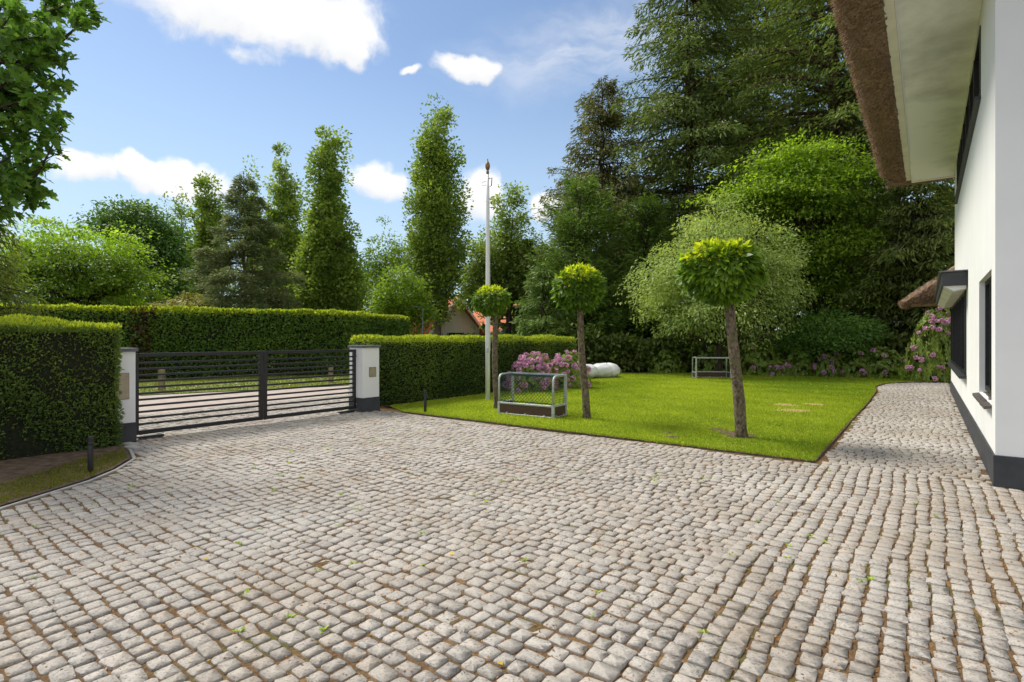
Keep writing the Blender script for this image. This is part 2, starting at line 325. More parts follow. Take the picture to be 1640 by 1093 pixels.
M = dict(
    sett=mat_sett('granite_sett', True), sett_f=mat_sett('granite_sett_field', False), joint=mat_joint(),
    ground=mat_noise('ground_earth', (0.035, 0.045, 0.015), (0.07, 0.06, 0.03), 1.5, 0.95),
    soil=mat_noise('bare_soil', (0.07, 0.046, 0.030), (0.17, 0.115, 0.075), 9, 0.95, 0.6, 40),
    sand=mat_noise('bare_sandy_soil', (0.30, 0.22, 0.09), (0.44, 0.33, 0.15), 12, 0.95, 0.4, 50),
    road=mat_noise('pale_brick_road', (0.36, 0.30, 0.26), (0.46, 0.39, 0.34), 5, 0.9, 0.2, 30),
    lawn=mat_lawn(), vergeg=mat_noise('verge_turf', (0.09, 0.13, 0.02), (0.17, 0.21, 0.03), 3, 0.95),
    white=mat_render_white('white_render', (0.82, 0.82, 0.80)), white_g=mat_render_white('white_render_end_wall', (0.80, 0.80, 0.785)),
    plinth=mat_noise('dark_grey_plinth', (0.045, 0.047, 0.052), (0.065, 0.067, 0.072), 5, 0.7, 0.15, 90),
    cap=mat_noise('bluestone_cap', (0.09, 0.095, 0.10), (0.15, 0.155, 0.16), 12, 0.6),
    black=mat_noise('black_powder_coat', (0.012, 0.012, 0.013), (0.02, 0.02, 0.022), 20, 0.42, spec=0.5),
    anthracite=mat_noise('anthracite_paint', (0.03, 0.032, 0.036), (0.045, 0.047, 0.052), 8, 0.5, spec=0.4),
    bronze=mat_noise('bronze_plate', (0.33, 0.28, 0.19), (0.42, 0.36, 0.26), 10, 0.45, metal=0.4, spec=0.5),
    glass=mat_glass(), soffit=mat_soffit(), cream=mat_noise('cream_board', (0.64, 0.61, 0.52), (0.74, 0.71, 0.62), 3, 0.7),
    thatch=mat_thatch('thatch_cut', (1.0, 1.0, 1.0)), thatch_top=mat_thatch('thatch_slope', (1.0, 0.25, 0.25)),
    straw=mat_leaf('reed_straw', (0.12, 0.082, 0.056), (0.40, 0.29, 0.20), 0.1, gain=1.0),
    silltile=mat_noise('sill_tile', (0.05, 0.045, 0.045), (0.13, 0.11, 0.10), 14, 0.6, 0.2, 60),
    alu=mat_noise('galvanised_tube', (0.42, 0.46, 0.44), (0.55, 0.58, 0.56), 14, 0.45, metal=0.35, spec=0.5),
    ply=mat_noise('brown_ply_board', (0.075, 0.040, 0.030), (0.11, 0.062, 0.045), 6, 0.5, stretch=(1, 1, 6)),
    net=mat_noise('green_net_cord', (0.02, 0.05, 0.035), (0.035, 0.07, 0.05), 20, 0.8),
    polew=mat_noise('white_flagpole_paint', (0.74, 0.75, 0.76), (0.80, 0.80, 0.80), 3, 0.35, spec=0.5),
    finial=mat_noise('weathered_brass', (0.16, 0.10, 0.05), (0.30, 0.20, 0.10), 20, 0.45, metal=0.6),
    wood=mat_noise('post_wood', (0.22, 0.16, 0.09), (0.34, 0.26, 0.16), 10, 0.9, 0.3, 40, stretch=(1, 1, .2)),
    edge=mat_noise('edging_board', (0.06, 0.045, 0.032), (0.14, 0.105, 0.07), 10, 0.9, 0.3, 60),
    concrete=mat_noise('concrete', (0.36, 0.34, 0.30), (0.48, 0.46, 0.41), 9, 0.9, 0.2, 60),
    wrap=mat_noise('white_plastic_wrap', (0.72, 0.72, 0.72), (0.80, 0.80, 0.79), 4, 0.35, 0.25, 8, spec=0.5),
    bark=mat_noise('grey_brown_bark', (0.050, 0.036, 0.024), (0.24, 0.185, 0.125), 26, 0.95, 1.0, 50, stretch=(1, 1, 0.7), c3=(0.14, 0.13, 0.06), s3=5),
    bark_d=mat_noise('dark_bark', (0.028, 0.022, 0.016), (0.075, 0.058, 0.042), 12, 0.95, 0.8, 25, stretch=(1, 1, 0.3)),
    bark_r=mat_noise('reddish_fir_bark', (0.05, 0.030, 0.020), (0.15, 0.088, 0.058), 8, 0.95, 1.0, 20, stretch=(1, 1, 0.25)),
    bark_p=mat_noise('pine_bark', (0.12, 0.085, 0.06), (0.26, 0.19, 0.14), 8, 0.95, 0.8, 20, stretch=(1, 1, 0.4)),
    rooftile=mat_noise('orange_roof_tile', (0.46, 0.13, 0.05), (0.60, 0.20, 0.085), 5, 0.8, 0.4, 20),
    wallc=mat_noise('cream_house_wall', (0.74, 0.71, 0.64), (0.80, 0.77, 0.70), 2, 0.9),
    lamp=mat_noise('grey_lamp_steel', (0.13, 0.14, 0.14), (0.2, 0.21, 0.21), 8, 0.5, metal=0.3),
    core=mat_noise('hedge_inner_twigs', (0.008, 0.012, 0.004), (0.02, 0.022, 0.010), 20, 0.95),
    # foliage
    L_yew=mat_leaf('yew_needles', (0.018, 0.042, 0.012), (0.095, 0.145, 0.026), 0.3, gain=2.2),
    L_yewtip=mat_leaf('hedge_fresh_and_sunlit_tips', (0.10, 0.16, 0.02), (0.30, 0.36, 0.035), 0.45, gain=1.5),  # fresh yew shoots; on the beech hedge, sunlight painted into the top leaves
    L_beech=mat_leaf('beech_hedge_leaves', (0.028, 0.068, 0.016), (0.095, 0.16, 0.026), 0.3),
    L_copper=mat_leaf('copper_hedge_leaves', (0.022, 0.020, 0.010), (0.07, 0.038, 0.017), 0.25),
    L_oak=mat_leaf('oak_leaves', (0.030, 0.075, 0.016), (0.09, 0.17, 0.030), 0.45),
    L_maple=mat_leaf('bright_maple_leaves', (0.060, 0.125, 0.012), (0.21, 0.32, 0.024), 0.5, gain=1.75),
    L_mapled=mat_leaf('fresh_green_leaves', (0.048, 0.10, 0.012), (0.165, 0.255, 0.024), 0.45, gain=1.5),
    L_dark=mat_leaf('deep_green_leaves', (0.022, 0.058, 0.014), (0.075, 0.145, 0.028), 0.35),
    L_poplar=mat_leaf('columnar_oak_leaves', (0.045, 0.085, 0.018), (0.17, 0.235, 0.048), 0.42),
    L_mapo=mat_leaf('olive_green_leaves', (0.045, 0.085, 0.022), (0.15, 0.21, 0.05), 0.38),
    L_pine=mat_leaf('pine_needles', (0.038, 0.062, 0.030), (0.125, 0.16, 0.070), 0.25),
    L_larch=mat_leaf('yellow_green_conifer_sprays', (0.09, 0.11, 0.028), (0.22, 0.21, 0.055), 0.3),
    L_fir=mat_leaf('fir_needles', (0.026, 0.048, 0.016), (0.10, 0.145, 0.036), 0.25),
    L_firb=mat_leaf('fir_needles_with_fresh_tips', (0.028, 0.052, 0.014), (0.125, 0.18, 0.034), 0.3),
    L_spruce=mat_leaf('brownish_spruce_needles', (0.034, 0.046, 0.019), (0.115, 0.128, 0.046), 0.25),
    L_yewtree=mat_leaf('yew_tree_sprays', (0.024, 0.055, 0.014), (0.09, 0.15, 0.030), 0.25),
    L_pear=mat_leaf('silvery_pear_leaves', (0.072, 0.120, 0.036), (0.26, 0.335, 0.118), 0.35),
    L_hem=mat_leaf('hemlock_sprays', (0.026, 0.046, 0.014), (0.10, 0.135, 0.030), 0.3),
    L_rhodo=mat_leaf('rhododendron_leaves', (0.045, 0.085, 0.018), (0.17, 0.24, 0.036), 0.25, 0.35, 0.4),
    L_flower=mat_leaf('lilac_flower_trusses', (0.38, 0.17, 0.50), (0.74, 0.50, 0.80), 0.25, gain=1.0),
    L_ball=mat_leaf('globe_tree_leaves', (0.026, 0.066, 0.010), (0.13, 0.225, 0.020), 0.4, 0.4, 0.3, gain=1.6),
    L_balltip=mat_leaf('globe_tree_fresh_sunlit_leaves', (0.20, 0.29, 0.02), (0.44, 0.48, 0.03), 0.45, 0.4, 0.35, gain=1.4),  # fresh yellow leaves, with sunlight on the crown tops put into the colour
    L_grass=mat_leaf('grass_blades', (0.12, 0.21, 0.016), (0.38, 0.48, 0.052), 0.5, gain=1.0),
    L_grassd=mat_leaf('rough_grass_blades', (0.09, 0.12, 0.012), (0.22, 0.24, 0.03), 0.35, gain=1.0),
    L_litter=mat_leaf('brown_leaf_litter', (0.12, 0.065, 0.025), (0.46, 0.25, 0.08), 0.2, gain=1.0),
    L_weed=mat_leaf('weed_leaves', (0.09, 0.16, 0.02), (0.22, 0.32, 0.04), 0.35),
    L_yellow=mat_leaf('yellow_fallen_leaves', (0.42, 0.32, 0.05), (0.58, 0.46, 0.09), 0.3, gain=1.0),
    L_daisy=mat_leaf('daisy_petals', (0.7, 0.7, 0.66), (0.8, 0.8, 0.78), 0.2, gain=1.0),
)


# ------------------------------------------------------------------ object helpers
def tag(o, label=None, cat=None, group=None, kind=None):
    if label: o['label'] = label
    if cat: o['category'] = cat
    if group: o['group'] = group
    if kind: o['kind'] = kind
    return o


def empty(name, loc=(0, 0, 0), rz=0.0):
    o = bpy.data.objects.new(name, None); COL.objects.link(o)
    o.location = loc; o.rotation_euler = (0, 0, rz); o.empty_display_size = 0.2
    return o


def place(name, me, mat=None, parent=None, loc=None, rz=None):
    o = bpy.data.objects.new(name, me); COL.objects.link(o)
    if mat is not None and len(me.materials) == 0: me.materials.append(mat)
    if parent is not None: o.parent = parent
    if loc is not None: o.location = loc
    if rz is not None: o.rotation_euler = (0, 0, rz)
    return o


def copy_tree(o, parent=None):
    c = o.copy(); COL.objects.link(c); c.parent = parent
    for ch in o.children: copy_tree(ch, c)
    return c


def np_mesh(name, verts, faces, smooth=False, tint=None, mat_idx=None):
    """faces: (F,k) array of one size"""
    me = bpy.data.meshes.new(name)
    verts = np.asarray(verts, np.float32); faces = np.asarray(faces, np.int32)
    nf, k = faces.shape
    me.vertices.add(len(verts)); me.vertices.foreach_set('co', verts.ravel())
    me.loops.add(nf * k); me.loops.foreach_set('vertex_index', faces.ravel())
    me.polygons.add(nf)
    me.polygons.foreach_set('loop_start', np.arange(0, nf * k, k, dtype=np.int32))
    me.polygons.foreach_set('loop_total', np.full(nf, k, np.int32))
    if smooth: me.polygons.foreach_set('use_smooth', np.ones(nf, bool))
    if mat_idx is not None: me.polygons.foreach_set('material_index', np.asarray(mat_idx, np.int32))
    if tint is not None:
        a = me.attributes.new('tint', 'FLOAT', 'FACE'); a.data.foreach_set('value', np.asarray(tint, np.float32))
    me.update(calc_edges=True)
    return me


class MB:
    """collects shapes into one mesh"""
    def __init__(self): self.v = []; self.f = []

    def add(self, vs, fs):
        b = len(self.v); self.v += [tuple(x) for x in vs]; self.f += [tuple(i + b for i in f) for f in fs]; return self

    def box(self, a, b):
        (x0, y0, z0), (x1, y1, z1) = a, b
        v = [(x0, y0, z0), (x1, y0, z0), (x1, y1, z0), (x0, y1, z0), (x0, y0, z1), (x1, y0, z1), (x1, y1, z1), (x0, y1, z1)]
        return self.add(v, [(0, 3, 2, 1), (4, 5, 6, 7), (0, 1, 5, 4), (1, 2, 6, 5), (2, 3, 7, 6), (3, 0, 4, 7)])

    def prism(self, poly, z0, z1):
        n = len(poly)
        v = [(x, y, z0) for x, y in poly] + [(x, y, z1) for x, y in poly]
        f = [tuple(range(n - 1, -1, -1)), tuple(range(n, 2 * n))] + [(i, (i + 1) % n, n + (i + 1) % n, n + i) for i in range(n)]
        return self.add(v, f)

    def tube(self, pts, rad, sides=8, cap=True):
        pts = [Vector(p) for p in pts]; n = len(pts)
        if not hasattr(rad, '__len__'): rad = [rad] * n
        vs, fs = [], []
        up = Vector((0, 0, 1))
        for i, p in enumerate(pts):
            d = (pts[min(i + 1, n - 1)] - pts[max(i - 1, 0)]).normalized()
            a = d.cross(Vector((0.31, 0.95, 0.05)) if abs(d.dot(up)) > 0.9 else up).normalized(); b = d.cross(a)
            for k in range(sides):
                an = 2 * math.pi * k / sides
                vs.append(p + (a * math.cos(an) + b * math.sin(an)) * rad[i])
        for i in range(n - 1):
            for k in range(sides):
                k2 = (k + 1) % sides
                fs.append((i * sides + k, i * sides + k2, (i + 1) * sides + k2, (i + 1) * sides + k))
        if cap:
            fs.append(tuple(range(sides - 1, -1, -1))); fs.append(tuple((n - 1) * sides + k for k in range(sides)))
        return self.add(vs, fs)

    def lathe(self, prof, sides=16, c=(0, 0)):
        vs, fs = [], []; n = len(prof)
        for (r, z) in prof:
            for k in range(sides):
                an = 2 * math.pi * k / sides; vs.append((c[0] + r * math.cos(an), c[1] + r * math.sin(an), z))
        for i in range(n - 1):
            for k in range(sides):
                k2 = (k + 1) % sides; fs.append((i * sides + k, i * sides + k2, (i + 1) * sides + k2, (i + 1) * sides + k))
        fs.append(tuple(range(sides - 1, -1, -1))); fs.append(tuple((n - 1) * sides + k for k in range(sides)))
        return self.add(vs, fs)

    def mesh(self, name, smooth=False, bevel=0.0, seg=2):
        me = bpy.data.meshes.new(name); me.from_pydata(self.v, [], self.f)
        bm = bmesh.new(); bm.from_mesh(me)
        bmesh.ops.recalc_face_normals(bm, faces=bm.faces)
        if bevel:
            es = [e for e in bm.edges if len(e.link_faces) == 2 and e.calc_face_angle(0) > 0.5]
            bmesh.ops.bevel(bm, geom=es, offset=bevel, segments=seg, affect='EDGES', profile=0.6)
        bm.to_mesh(me); bm.free()
        if smooth: me.polygons.foreach_set('use_smooth', np.ones(len(me.polygons), bool))
        me.update(); return me

    def build(self, name, mat, parent=None, smooth=False, bevel=0.0, seg=2):
        return place(name, self.mesh(name, smooth, bevel, seg), mat, parent)


# ------------------------------------------------------------------ leaves
RHOMB = (np.array([(0, 0, 0), (0.45, 0.5, 0.06), (1, 0, 0), (0.45, -0.5, 0.06)], float), np.array([(0, 2, 1), (0, 3, 2)]))
SPRAY = (np.array([(0, 0, 0), (0.3, 0.5, 0.0), (1, 0.1, -0.12), (0.55, -0.5, 0.05)], float), np.array([(0, 2, 1), (0, 3, 2)]))
LOBED = (np.array([(0, 0, 0), (0.12, 0.42, .03), (0.30, 0.30, .02), (0.48, 0.62, .05), (0.60, 0.24, .02), (0.80, 0.30, .0), (1.0, 0, -.05),
                   (0.80, -0.30, 0), (0.60, -0.24, .02), (0.48, -0.62, .05), (0.30, -0.30, .02), (0.12, -0.42, .03), (0.45, 0, -.03)], float),
         np.array([(12, i, (i + 1) % 12) for i in range(12)][::1]))
BLADE = (np.array([(0, -0.5, 0), (0, 0.5, 0), (1, 0, 0)], float), np.array([(0, 1, 2)]))


def unit(a):
    return a / np.maximum(np.linalg.norm(a, axis=-1, keepdims=True), 1e-9)


def leaf_arrays(pos, axis, nrm, length, width, tpl=RHOMB):
    T, Fc = tpl; N = len(pos)
    ax = unit(axis); s = unit(np.cross(nrm, ax)); nn = np.cross(ax, s)
    L = np.broadcast_to(np.asarray(length, float), (N,))[:, None, None]; W = np.broadcast_to(np.asarray(width, float), (N,))[:, None, None]
    v = pos[:, None, :] + ax[:, None, :] * T[None, :, 0:1] * L + s[:, None, :] * T[None, :, 1:2] * W + nn[:, None, :] * T[None, :, 2:3] * L
    k = len(T)
    f = Fc[None] + (np.arange(N) * k)[:, None, None]
    return v.reshape(-1, 3), f.reshape(-1, 3), len(Fc)


def leaf_mesh(name, pos, axis, nrm, length, width, tint, tpl=RHOMB, mat_idx=None):
    v, f, nf = leaf_arrays(pos, axis, nrm, length, width, tpl)
    return np_mesh(name, v, f, tint=np.repeat(np.clip(tint, 0, 1), nf), mat_idx=None if mat_idx is None else np.repeat(mat_idx, nf))


def rdir(rng, n):
    return unit(rng.normal(size=(n, 3)))


def wob(rng):
    """a smooth bumpy function of direction / position"""
    k = rng.normal(size=(6, 3)); ph = rng.uniform(0, 6.28, 6); am = 1 / (1 + np.arange(6) * 0.4)
    def f(p, s=1.0):
        return (np.sin(p @ (k.T * s) + ph) * am).sum(-1) / 2.2
    return f


# ------------------------------------------------------------------ ground sheets
def sheet(name, poly, z, mat):
    me = bpy.data.meshes.new(name); me.from_pydata([(x, y, z) for x, y in poly], [], [tuple(range(len(poly)))])
    bm = bmesh.new(); bm.from_mesh(me); bmesh.ops.recalc_face_normals(bm, faces=bm.faces)
    if bm.faces[:][0].normal.z < 0: bmesh.ops.reverse_faces(bm, faces=bm.faces)
    bmesh.ops.triangulate(bm, faces=bm.faces); bm.to_mesh(me); bm.free()
    o = place(name, me, mat); tag(o, kind='structure'); return o


def fpoly(pts):
    return [tuple(FW(t, n)[:2]) for t, n in pts]


sheet('ground', [(-900, -300), (900, -300), (900, 1500), (-900, 1500)], -0.07, M['ground'])
LAWN = fpoly([(0.118, 1.70), (0.108, 9.35), (0.55, 10.35), (9.4, 10.42)]) + [(2.3, 19.6), (2.2, 24.2), (8.5, 24.3), (13, 22.6), (17.2, 20.6), (19.5, 19.6)] + \
    fpoly([(17.9, -0.6), (17.3, 0.3), (16.25, 1.25), (15.2, 1.72), (13.4, 1.95), (11.6, 1.80)])
sheet('lawn', LAWN, 0.012, M['lawn'])
ROAD = fpoly([(-45, 13.45), (45, 13.45), (45, 14.6), (3.3, 16.2), (-1.7, 17.9), (-45, 30)])
sheet('road', ROAD, -0.035, M['road'])
VERGE = fpoly([(45, 14.6), (3.3, 16.2), (-1.7, 17.9), (-45, 30), (-45, 44), (1, 25.2), (7, 21.6), (45, 19)])
sheet('verge', VERGE, -0.015, M['vergeg'])

# drive -------------------------------------------------------------
LEFT_EDGE = [(-4.69, 10.02), (-4.85, 9.3), (-5.0, 8.71), (-5.35, 8.2), (-5.7, 7.84), (-6.51, 7.3), (-7.6, 6.6), (-8.7, 5.9)]
DRIVE = [(-9.0, -3.2), (0.02, -3.2), (0.02, -0.03), (17.5, -0.03), (17.2, 0.2), (16.15, 1.15), (15.2, 1.62), (13.4, 1.86), (11.6, 1.70), (0.06, 1.66), (0.06, 9.4),
         (-0.05, 10.0), (-0.42, 10.05), (-0.42, 10.55), (2.6, 11.7), (2.6, 13.4), (-6.8, 13.4), (-6.8, 11.6), (-4.58, 10.55), (-4.58, 10.05)] + LEFT_EDGE + [(-9.0, 5.7)]


def und(t, n):
    return 0.006 * np.sin(t * 1.3 + n * 0.7) + 0.005 * np.sin(n * 1.9 - t * 0.6 + 1.0) + 0.003 * np.sin(t * 4.1) * np.sin(n * 3.7)


def build_drive():
    rng = np.random.default_rng(11)
    # bedding sand between the stones
    ts = np.arange(-9.2, 18.2, 0.2); ns = np.arange(-3.4, 13.5, 0.2)
    T, N = np.meshgrid(ts, ns, indexing='ij')
    xy = O2[None, None] + T[..., None] * DV + N[..., None] * NV
    z = und(T, N) - 0.0095
    v = np.dstack([xy, z[..., None]]).reshape(-1, 3)
    a, b = len(ts), len(ns)
    i = (np.arange(a - 1)[:, None] * b + np.arange(b - 1)[None]).ravel()
    f = np.stack([i, i + b, i + b + 1, i + 1], 1)
    cen = np.stack([T[:-1, :-1].ravel() + .1, N[:-1, :-1].ravel() + .1], 1)
    grown = (cen[:, 0] < 0.3) | (cen[:, 1] < 2.2) | ((cen[:, 0] < 2.6) & (cen[:, 1] > 10.5))
    f = f[grown & ~((cen[:, 0] > 0.2) & (cen[:, 1] < -0.1) & (cen[:, 0] < 12.8))]
    me = np_mesh('driveway', v, f, smooth=True)
    drive = place('driveway', me, M['joint']); tag(drive, kind='structure')
    # rows of stones
    rows = []
    pitch = 0.107
    def wavy(s, k, amp): return amp * (math.sin(s * 1.9 + k) + 0.6 * math.sin(s * 4.3 + 2.1 * k))
    def lay(along, c0, c1, s0, s1, wa=1.0):
        """along 'n': rows of constant t; along 't': rows of constant n"""
        c = c0
        while c < c1:
            w = pitch * rng.uniform(0.93, 1.07)
            s = s0
            while s < s1:
                l = pitch * rng.choice([rng.uniform(0.78, 1.0), rng.uniform(0.95, 1.2), rng.uniform(1.15, 1.38)], p=[.4, .45, .15])
                wv = wa * (0.020 * math.sin(s * 1.7 + c * 0.8) + 0.010 * math.sin(s * 4.4 + c * 2.9)) + rng.normal(0, .005)
                sc_, cc_ = s + l / 2, c + w / 2 + wv
                sl = 0.022 * 1.7 * math.cos(s * 1.7 + c * 0.8)
                g = rng.uniform(0.007, 0.018); w_ = w * rng.uniform(.94, 1.03)
                if along == 'n': rows.append((cc_, sc_, w_ - g, l - g * 1.1, -sl + rng.normal(0, .045)))
                else: rows.append((sc_, cc_, l - g * 1.1, w_ - g, sl + rng.normal(0, .045)))
                s += l
            c += w
    lay('n', -9.0, 0.1, 1.70, 13.4)
    lay('t', -3.2, 1.70, -9.0, 0.1, .6)
    lay('n', 0.1, 17.6, -.03, 1.72)
    lay('n', 0.1, 2.6, 10.5, 13.4)
    A = np.array(rows)
    ok = in_poly(A[:, 0], A[:, 1], DRIVE)
    # keep clear of the outline
    for dt, dn in ((.05, 0), (-.05, 0), (0, .05), (0, -.05)): ok &= in_poly(A[:, 0] + dt, A[:, 1] + dn, DRIVE)
    wy = O2[1] + A[:, 0] * DV[1] + A[:, 1] * NV[1]; ok &= wy > 1.0
    A = A[ok]; n = len(A)
    xy = O2[None] + A[:, 0:1] * DV + A[:, 1:2] * NV
    # gaps where a stone has sunk or tipped
    zt = und(A[:, 0], A[:, 1]) + rng.normal(0, 0.0030, n)
    tilt = rng.normal(0, 0.024, (n, 2))
    def variants(k, per):
        out = []
        for _ in range(k):
            ring = []
            for q in range(4):
                cxs, cys = ((1, 1), (-1, 1), (-1, -1), (1, -1))[q]
                cut = rng.uniform(0.06, 0.22, 2)
                j = rng.normal(0, .028, 2)
                p0 = np.array((cxs * .5, cys * (.5 - cut[0]))); p1 = np.array((cxs * (.5 - cut[1]), cys * .5))
                if q % 2: p0, p1 = p1, p0
                mid = (p0 + p1) / 2 * 0.72 + np.array((cxs * .5, cys * .5)) * 0.28
                ring += [p0 + j, p1 + j] if per == 8 else [p0 + j, mid + j, p1 + j]
            ring = np.array(ring) + rng.normal(0, .020, (per, 2))
            m = per
            top = np.c_[ring * 0.955, rng.normal(0.0, .0009, m)]
            mid_ = np.c_[ring * 0.995, np.full(m, -0.0038) + rng.normal(0, .0015, m)]
            base = np.c_[ring * 1.0, np.full(m, -0.055)]
            cen_ = np.array([[0, 0, rng.uniform(-.001, .001)]])
            out.append(np.concatenate([base, mid_, top, cen_]))
        i_ = np.arange(per); j_ = (i_ + 1) % per
        quads = np.concatenate([np.stack([i_, j_, j_ + per], 1), np.stack([i_, j_ + per, i_ + per], 1),
                                np.stack([i_ + per, j_ + per, j_ + 2 * per], 1), np.stack([i_ + per, j_ + 2 * per, i_ + 2 * per], 1),
                                np.stack([i_ + 2 * per, j_ + 2 * per, np.full(per, 3 * per)], 1)])
        return np.array(out), quads
    # largest in view first
    vis = (np.abs(xy[:, 0] / xy[:, 1] * F_PX) < 815) & (HC * F_PX / np.maximum(xy[:, 1], .1) < 545) & (xy[:, 1] > 0.5)
    order = np.where(vis)[0]; order = order[np.argsort(-(A[order, 2] * A[order, 3] / xy[order, 1] ** 3))]
    single = order[:300]
    V12, Q12 = variants(30, 12)
    meshes = []
    for k in range(30):
        m_ = np_mesh('sett', V12[k], Q12, smooth=False); m_.materials.append(M['sett']); meshes.append(m_)
    for idx in single:
        o = place('sett', meshes[int(rng.integers(30))], None, drive)
        o.location = (xy[idx, 0], xy[idx, 1], zt[idx] + 0.0)
        o.rotation_euler = (tilt[idx, 0], tilt[idx, 1], HANG + A[idx, 4]); o.scale = (A[idx, 2] * 1.02, A[idx, 3] * 1.02, 1)
    rest = np.setdiff1d(np.arange(n), single)
    V8, Q8 = variants(60, 8)
    vi = rng.integers(0, 60, len(rest)); U = V8[vi].copy()
    flip = rng.choice([-1, 1], len(rest))
    U[:, :, 0] *= A[rest, 2][:, None] * 1.02; U[:, :, 1] *= A[rest, 3][:, None] * 1.02
    U[:, :, 2] += tilt[rest, 1][:, None] * -U[:, :, 0] + tilt[rest, 0][:, None] * U[:, :, 1]
    an = HANG + A[rest, 4]; ca, sa = np.cos(an)[:, None], np.sin(an)[:, None]
    X = U[:, :, 0] * ca - U[:, :, 1] * sa + xy[rest, 0][:, None]; Yy = U[:, :, 0] * sa + U[:, :, 1] * ca + xy[rest, 1][:, None]
    Z = U[:, :, 2] + zt[rest][:, None]
    v = np.stack([X, Yy, Z], 2).reshape(-1, 3)
    f = (Q8[None] + (np.arange(len(rest)) * V8.shape[1])[:, None, None]).reshape(-1, 3)
    me = np_mesh('sett_field', v, f, smooth=False, tint=np.repeat(rng.uniform(0, 1, len(rest)), len(Q8)))
    tag(place('sett_field', me, M['sett_f'], drive), kind='stuff')
    # litter, moss and weeds in the joints
    def strew(name, mat, cnt, size, seed, label, tmin=-8.5, joint=True, up=0.004, aspect=0.5):
        r2 = np.random.default_rng(seed)
        t = r2.uniform(tmin, 0.0, cnt * 6); nn = r2.uniform(-0.3, 10, cnt * 6)
        okk = in_poly(t, nn, DRIVE)
        ww = wob(r2)
        okk &= (ww(np.stack([t, nn, t * 0], 1), 0.55) + r2.normal(0, .35, len(t))) > 0.05
        t, nn = t[okk][:cnt], nn[okk][:cnt]; m_ = len(t)
        p = O2[None] + t[:, None] * DV + nn[:, None] * NV
        zz = und(t, nn) + (up if not joint else r2.uniform(-0.009, 0.0005, m_))
        pos = np.c_[p, zz]; ax = rdir(r2, m_); ax[:, 2] *= 0.25
        nr = np.tile((0, 0, 1.0), (m_, 1)) + r2.normal(0, .35, (m_, 3))
        L = size * r2.uniform(.5, 1.3, m_)
        me_ = leaf_mesh(name, pos, ax, nr, L, L * aspect, r2.uniform(0, 1, m_))
        o = place(name, me_, mat); tag(o, label, 'litter', kind='stuff')
    strew('leaf_litter', M['L_litter'], 34000, 0.018, 3, 'brown and orange leaf crumbs lying in the paving joints', aspect=.5)
    strew('straw_litter', M['L_litter'], 9000, 0.035, 4, 'thin dry straw bits lying between the paving stones', aspect=.10)
    # small weeds: rosettes of leaves
    r2 = np.random.default_rng(9); pos, ax, nr = [], [], []
    t = r2.uniform(-6.8, -.2, 120); nn = r2.uniform(0.2, 9, 120); okk = in_poly(t, nn, DRIVE)
    for tt, n_ in zip(t[okk], nn[okk]):
        p = O2 + tt * DV + n_ * NV
        for _ in range(r2.integers(5, 14)):
            a_ = r2.uniform(0, 6.28); pos.append((p[0] + r2.normal(0, .008), p[1] + r2.normal(0, .008), -0.004)); ax.append((math.cos(a_), math.sin(a_), r2.uniform(.2, 1.1))); nr.append((0, 0, 1))
    k = len(pos); L = r2.uniform(.015, .04, k)
    o = place('weeds', leaf_mesh('weeds', np.array(pos), np.array(ax), np.array(nr, float), L, L * .45, r2.uniform(0, 1, k)), M['L_weed'])
    tag(o, 'small green weeds sprouting from the paving joints', 'weeds', kind='stuff')
    pts = [(-5.9, 4.6), (-3.0, 7.6), (-4.8, 3.3), (-2.2, 6.1), (-5.6, 2.2), (-1.8, 8.4), (-3.5, 5.0), (-5.2, 5.6)]
    pos = np.array([tuple(FW(a, b, .012)) for a, b in pts]); ax = rdir(r2, len(pts)); ax[:, 2] = .1
    o = place('fallen_leaves', leaf_mesh('fallen_leaves', pos, ax, np.tile((0, 0, 1.), (len(pts), 1)) + r2.normal(0, .3, (len(pts), 3)), .05, .03, r2.uniform(0, 1, len(pts))), M['L_yellow'])
    tag(o, 'few yellow fallen leaves scattered on the grey paving', 'leaves', kind='stuff')
    return drive


drive = build_drive()

# left planting bed and edgings
BED = fpoly([(t - 0.03, n + 0.03) for t, n in LEFT_EDGE]) + [(-6.5, 0.5), (-14, 0.5), (-14, 9.5), tuple(FW(-5.3, 10.2)[:2])]
sheet('planting_bed', BED, 0.014, M['soil'])


def strip(name, pts, w, z0, z1, mat):
    """a continuous edging along points of the house frame"""
    P2 = [np.array(FW(t, n)[:2]) for t, n in pts]; L, Rr = [], []
    for i, p in enumerate(P2):
        d = P2[min(i + 1, len(P2) - 1)] - P2[max(i - 1, 0)]; d = d / np.linalg.norm(d); s = np.array((-d[1], d[0]))
        L.append(p + s * w / 2); Rr.append(p - s * w / 2)
    mb = MB(); k = len(P2)
    v = [(p[0], p[1], z) for z in (z0, z1) for p in L] + [(p[0], p[1], z) for z in (z0, z1) for p in Rr]
    f = []
    for i in range(k - 1):
        f += [(k + i, k + i + 1, 3 * k + i + 1, 3 * k + i), (i, i + 1, k + i + 1, k + i), (2 * k + i, 3 * k + i, 3 * k + i + 1, 2 * k + i + 1), (i, 2 * k + i, 2 * k + i + 1, i + 1)]
    f += [(0, k, 3 * k, 2 * k), (k - 1, 3 * k - 1, 4 * k - 1, 2 * k - 1)]
    mb.add(v, f)
    return mb.build(name, mat, None, bevel=0.004, seg=1)


o = strip('kerb', LEFT_EDGE, 0.04, -0.06, 0.008, M['concrete']); tag(o, kind='structure')
o = strip('lawn_edging', [(0.10, 9.3), (0.095, 7.0), (0.105, 4.5), (0.10, 1.70), (0.35, 1.69), (4, 1.70), (8, 1.695), (11.6, 1.75), (13.4, 1.90), (15.2, 1.67), (16.2, 1.2), (17.25, .25)], 0.02, -0.06, 0.020, M['edge'])
tag(o, 'thin dark board edging between lawn and stone paving', 'edging')


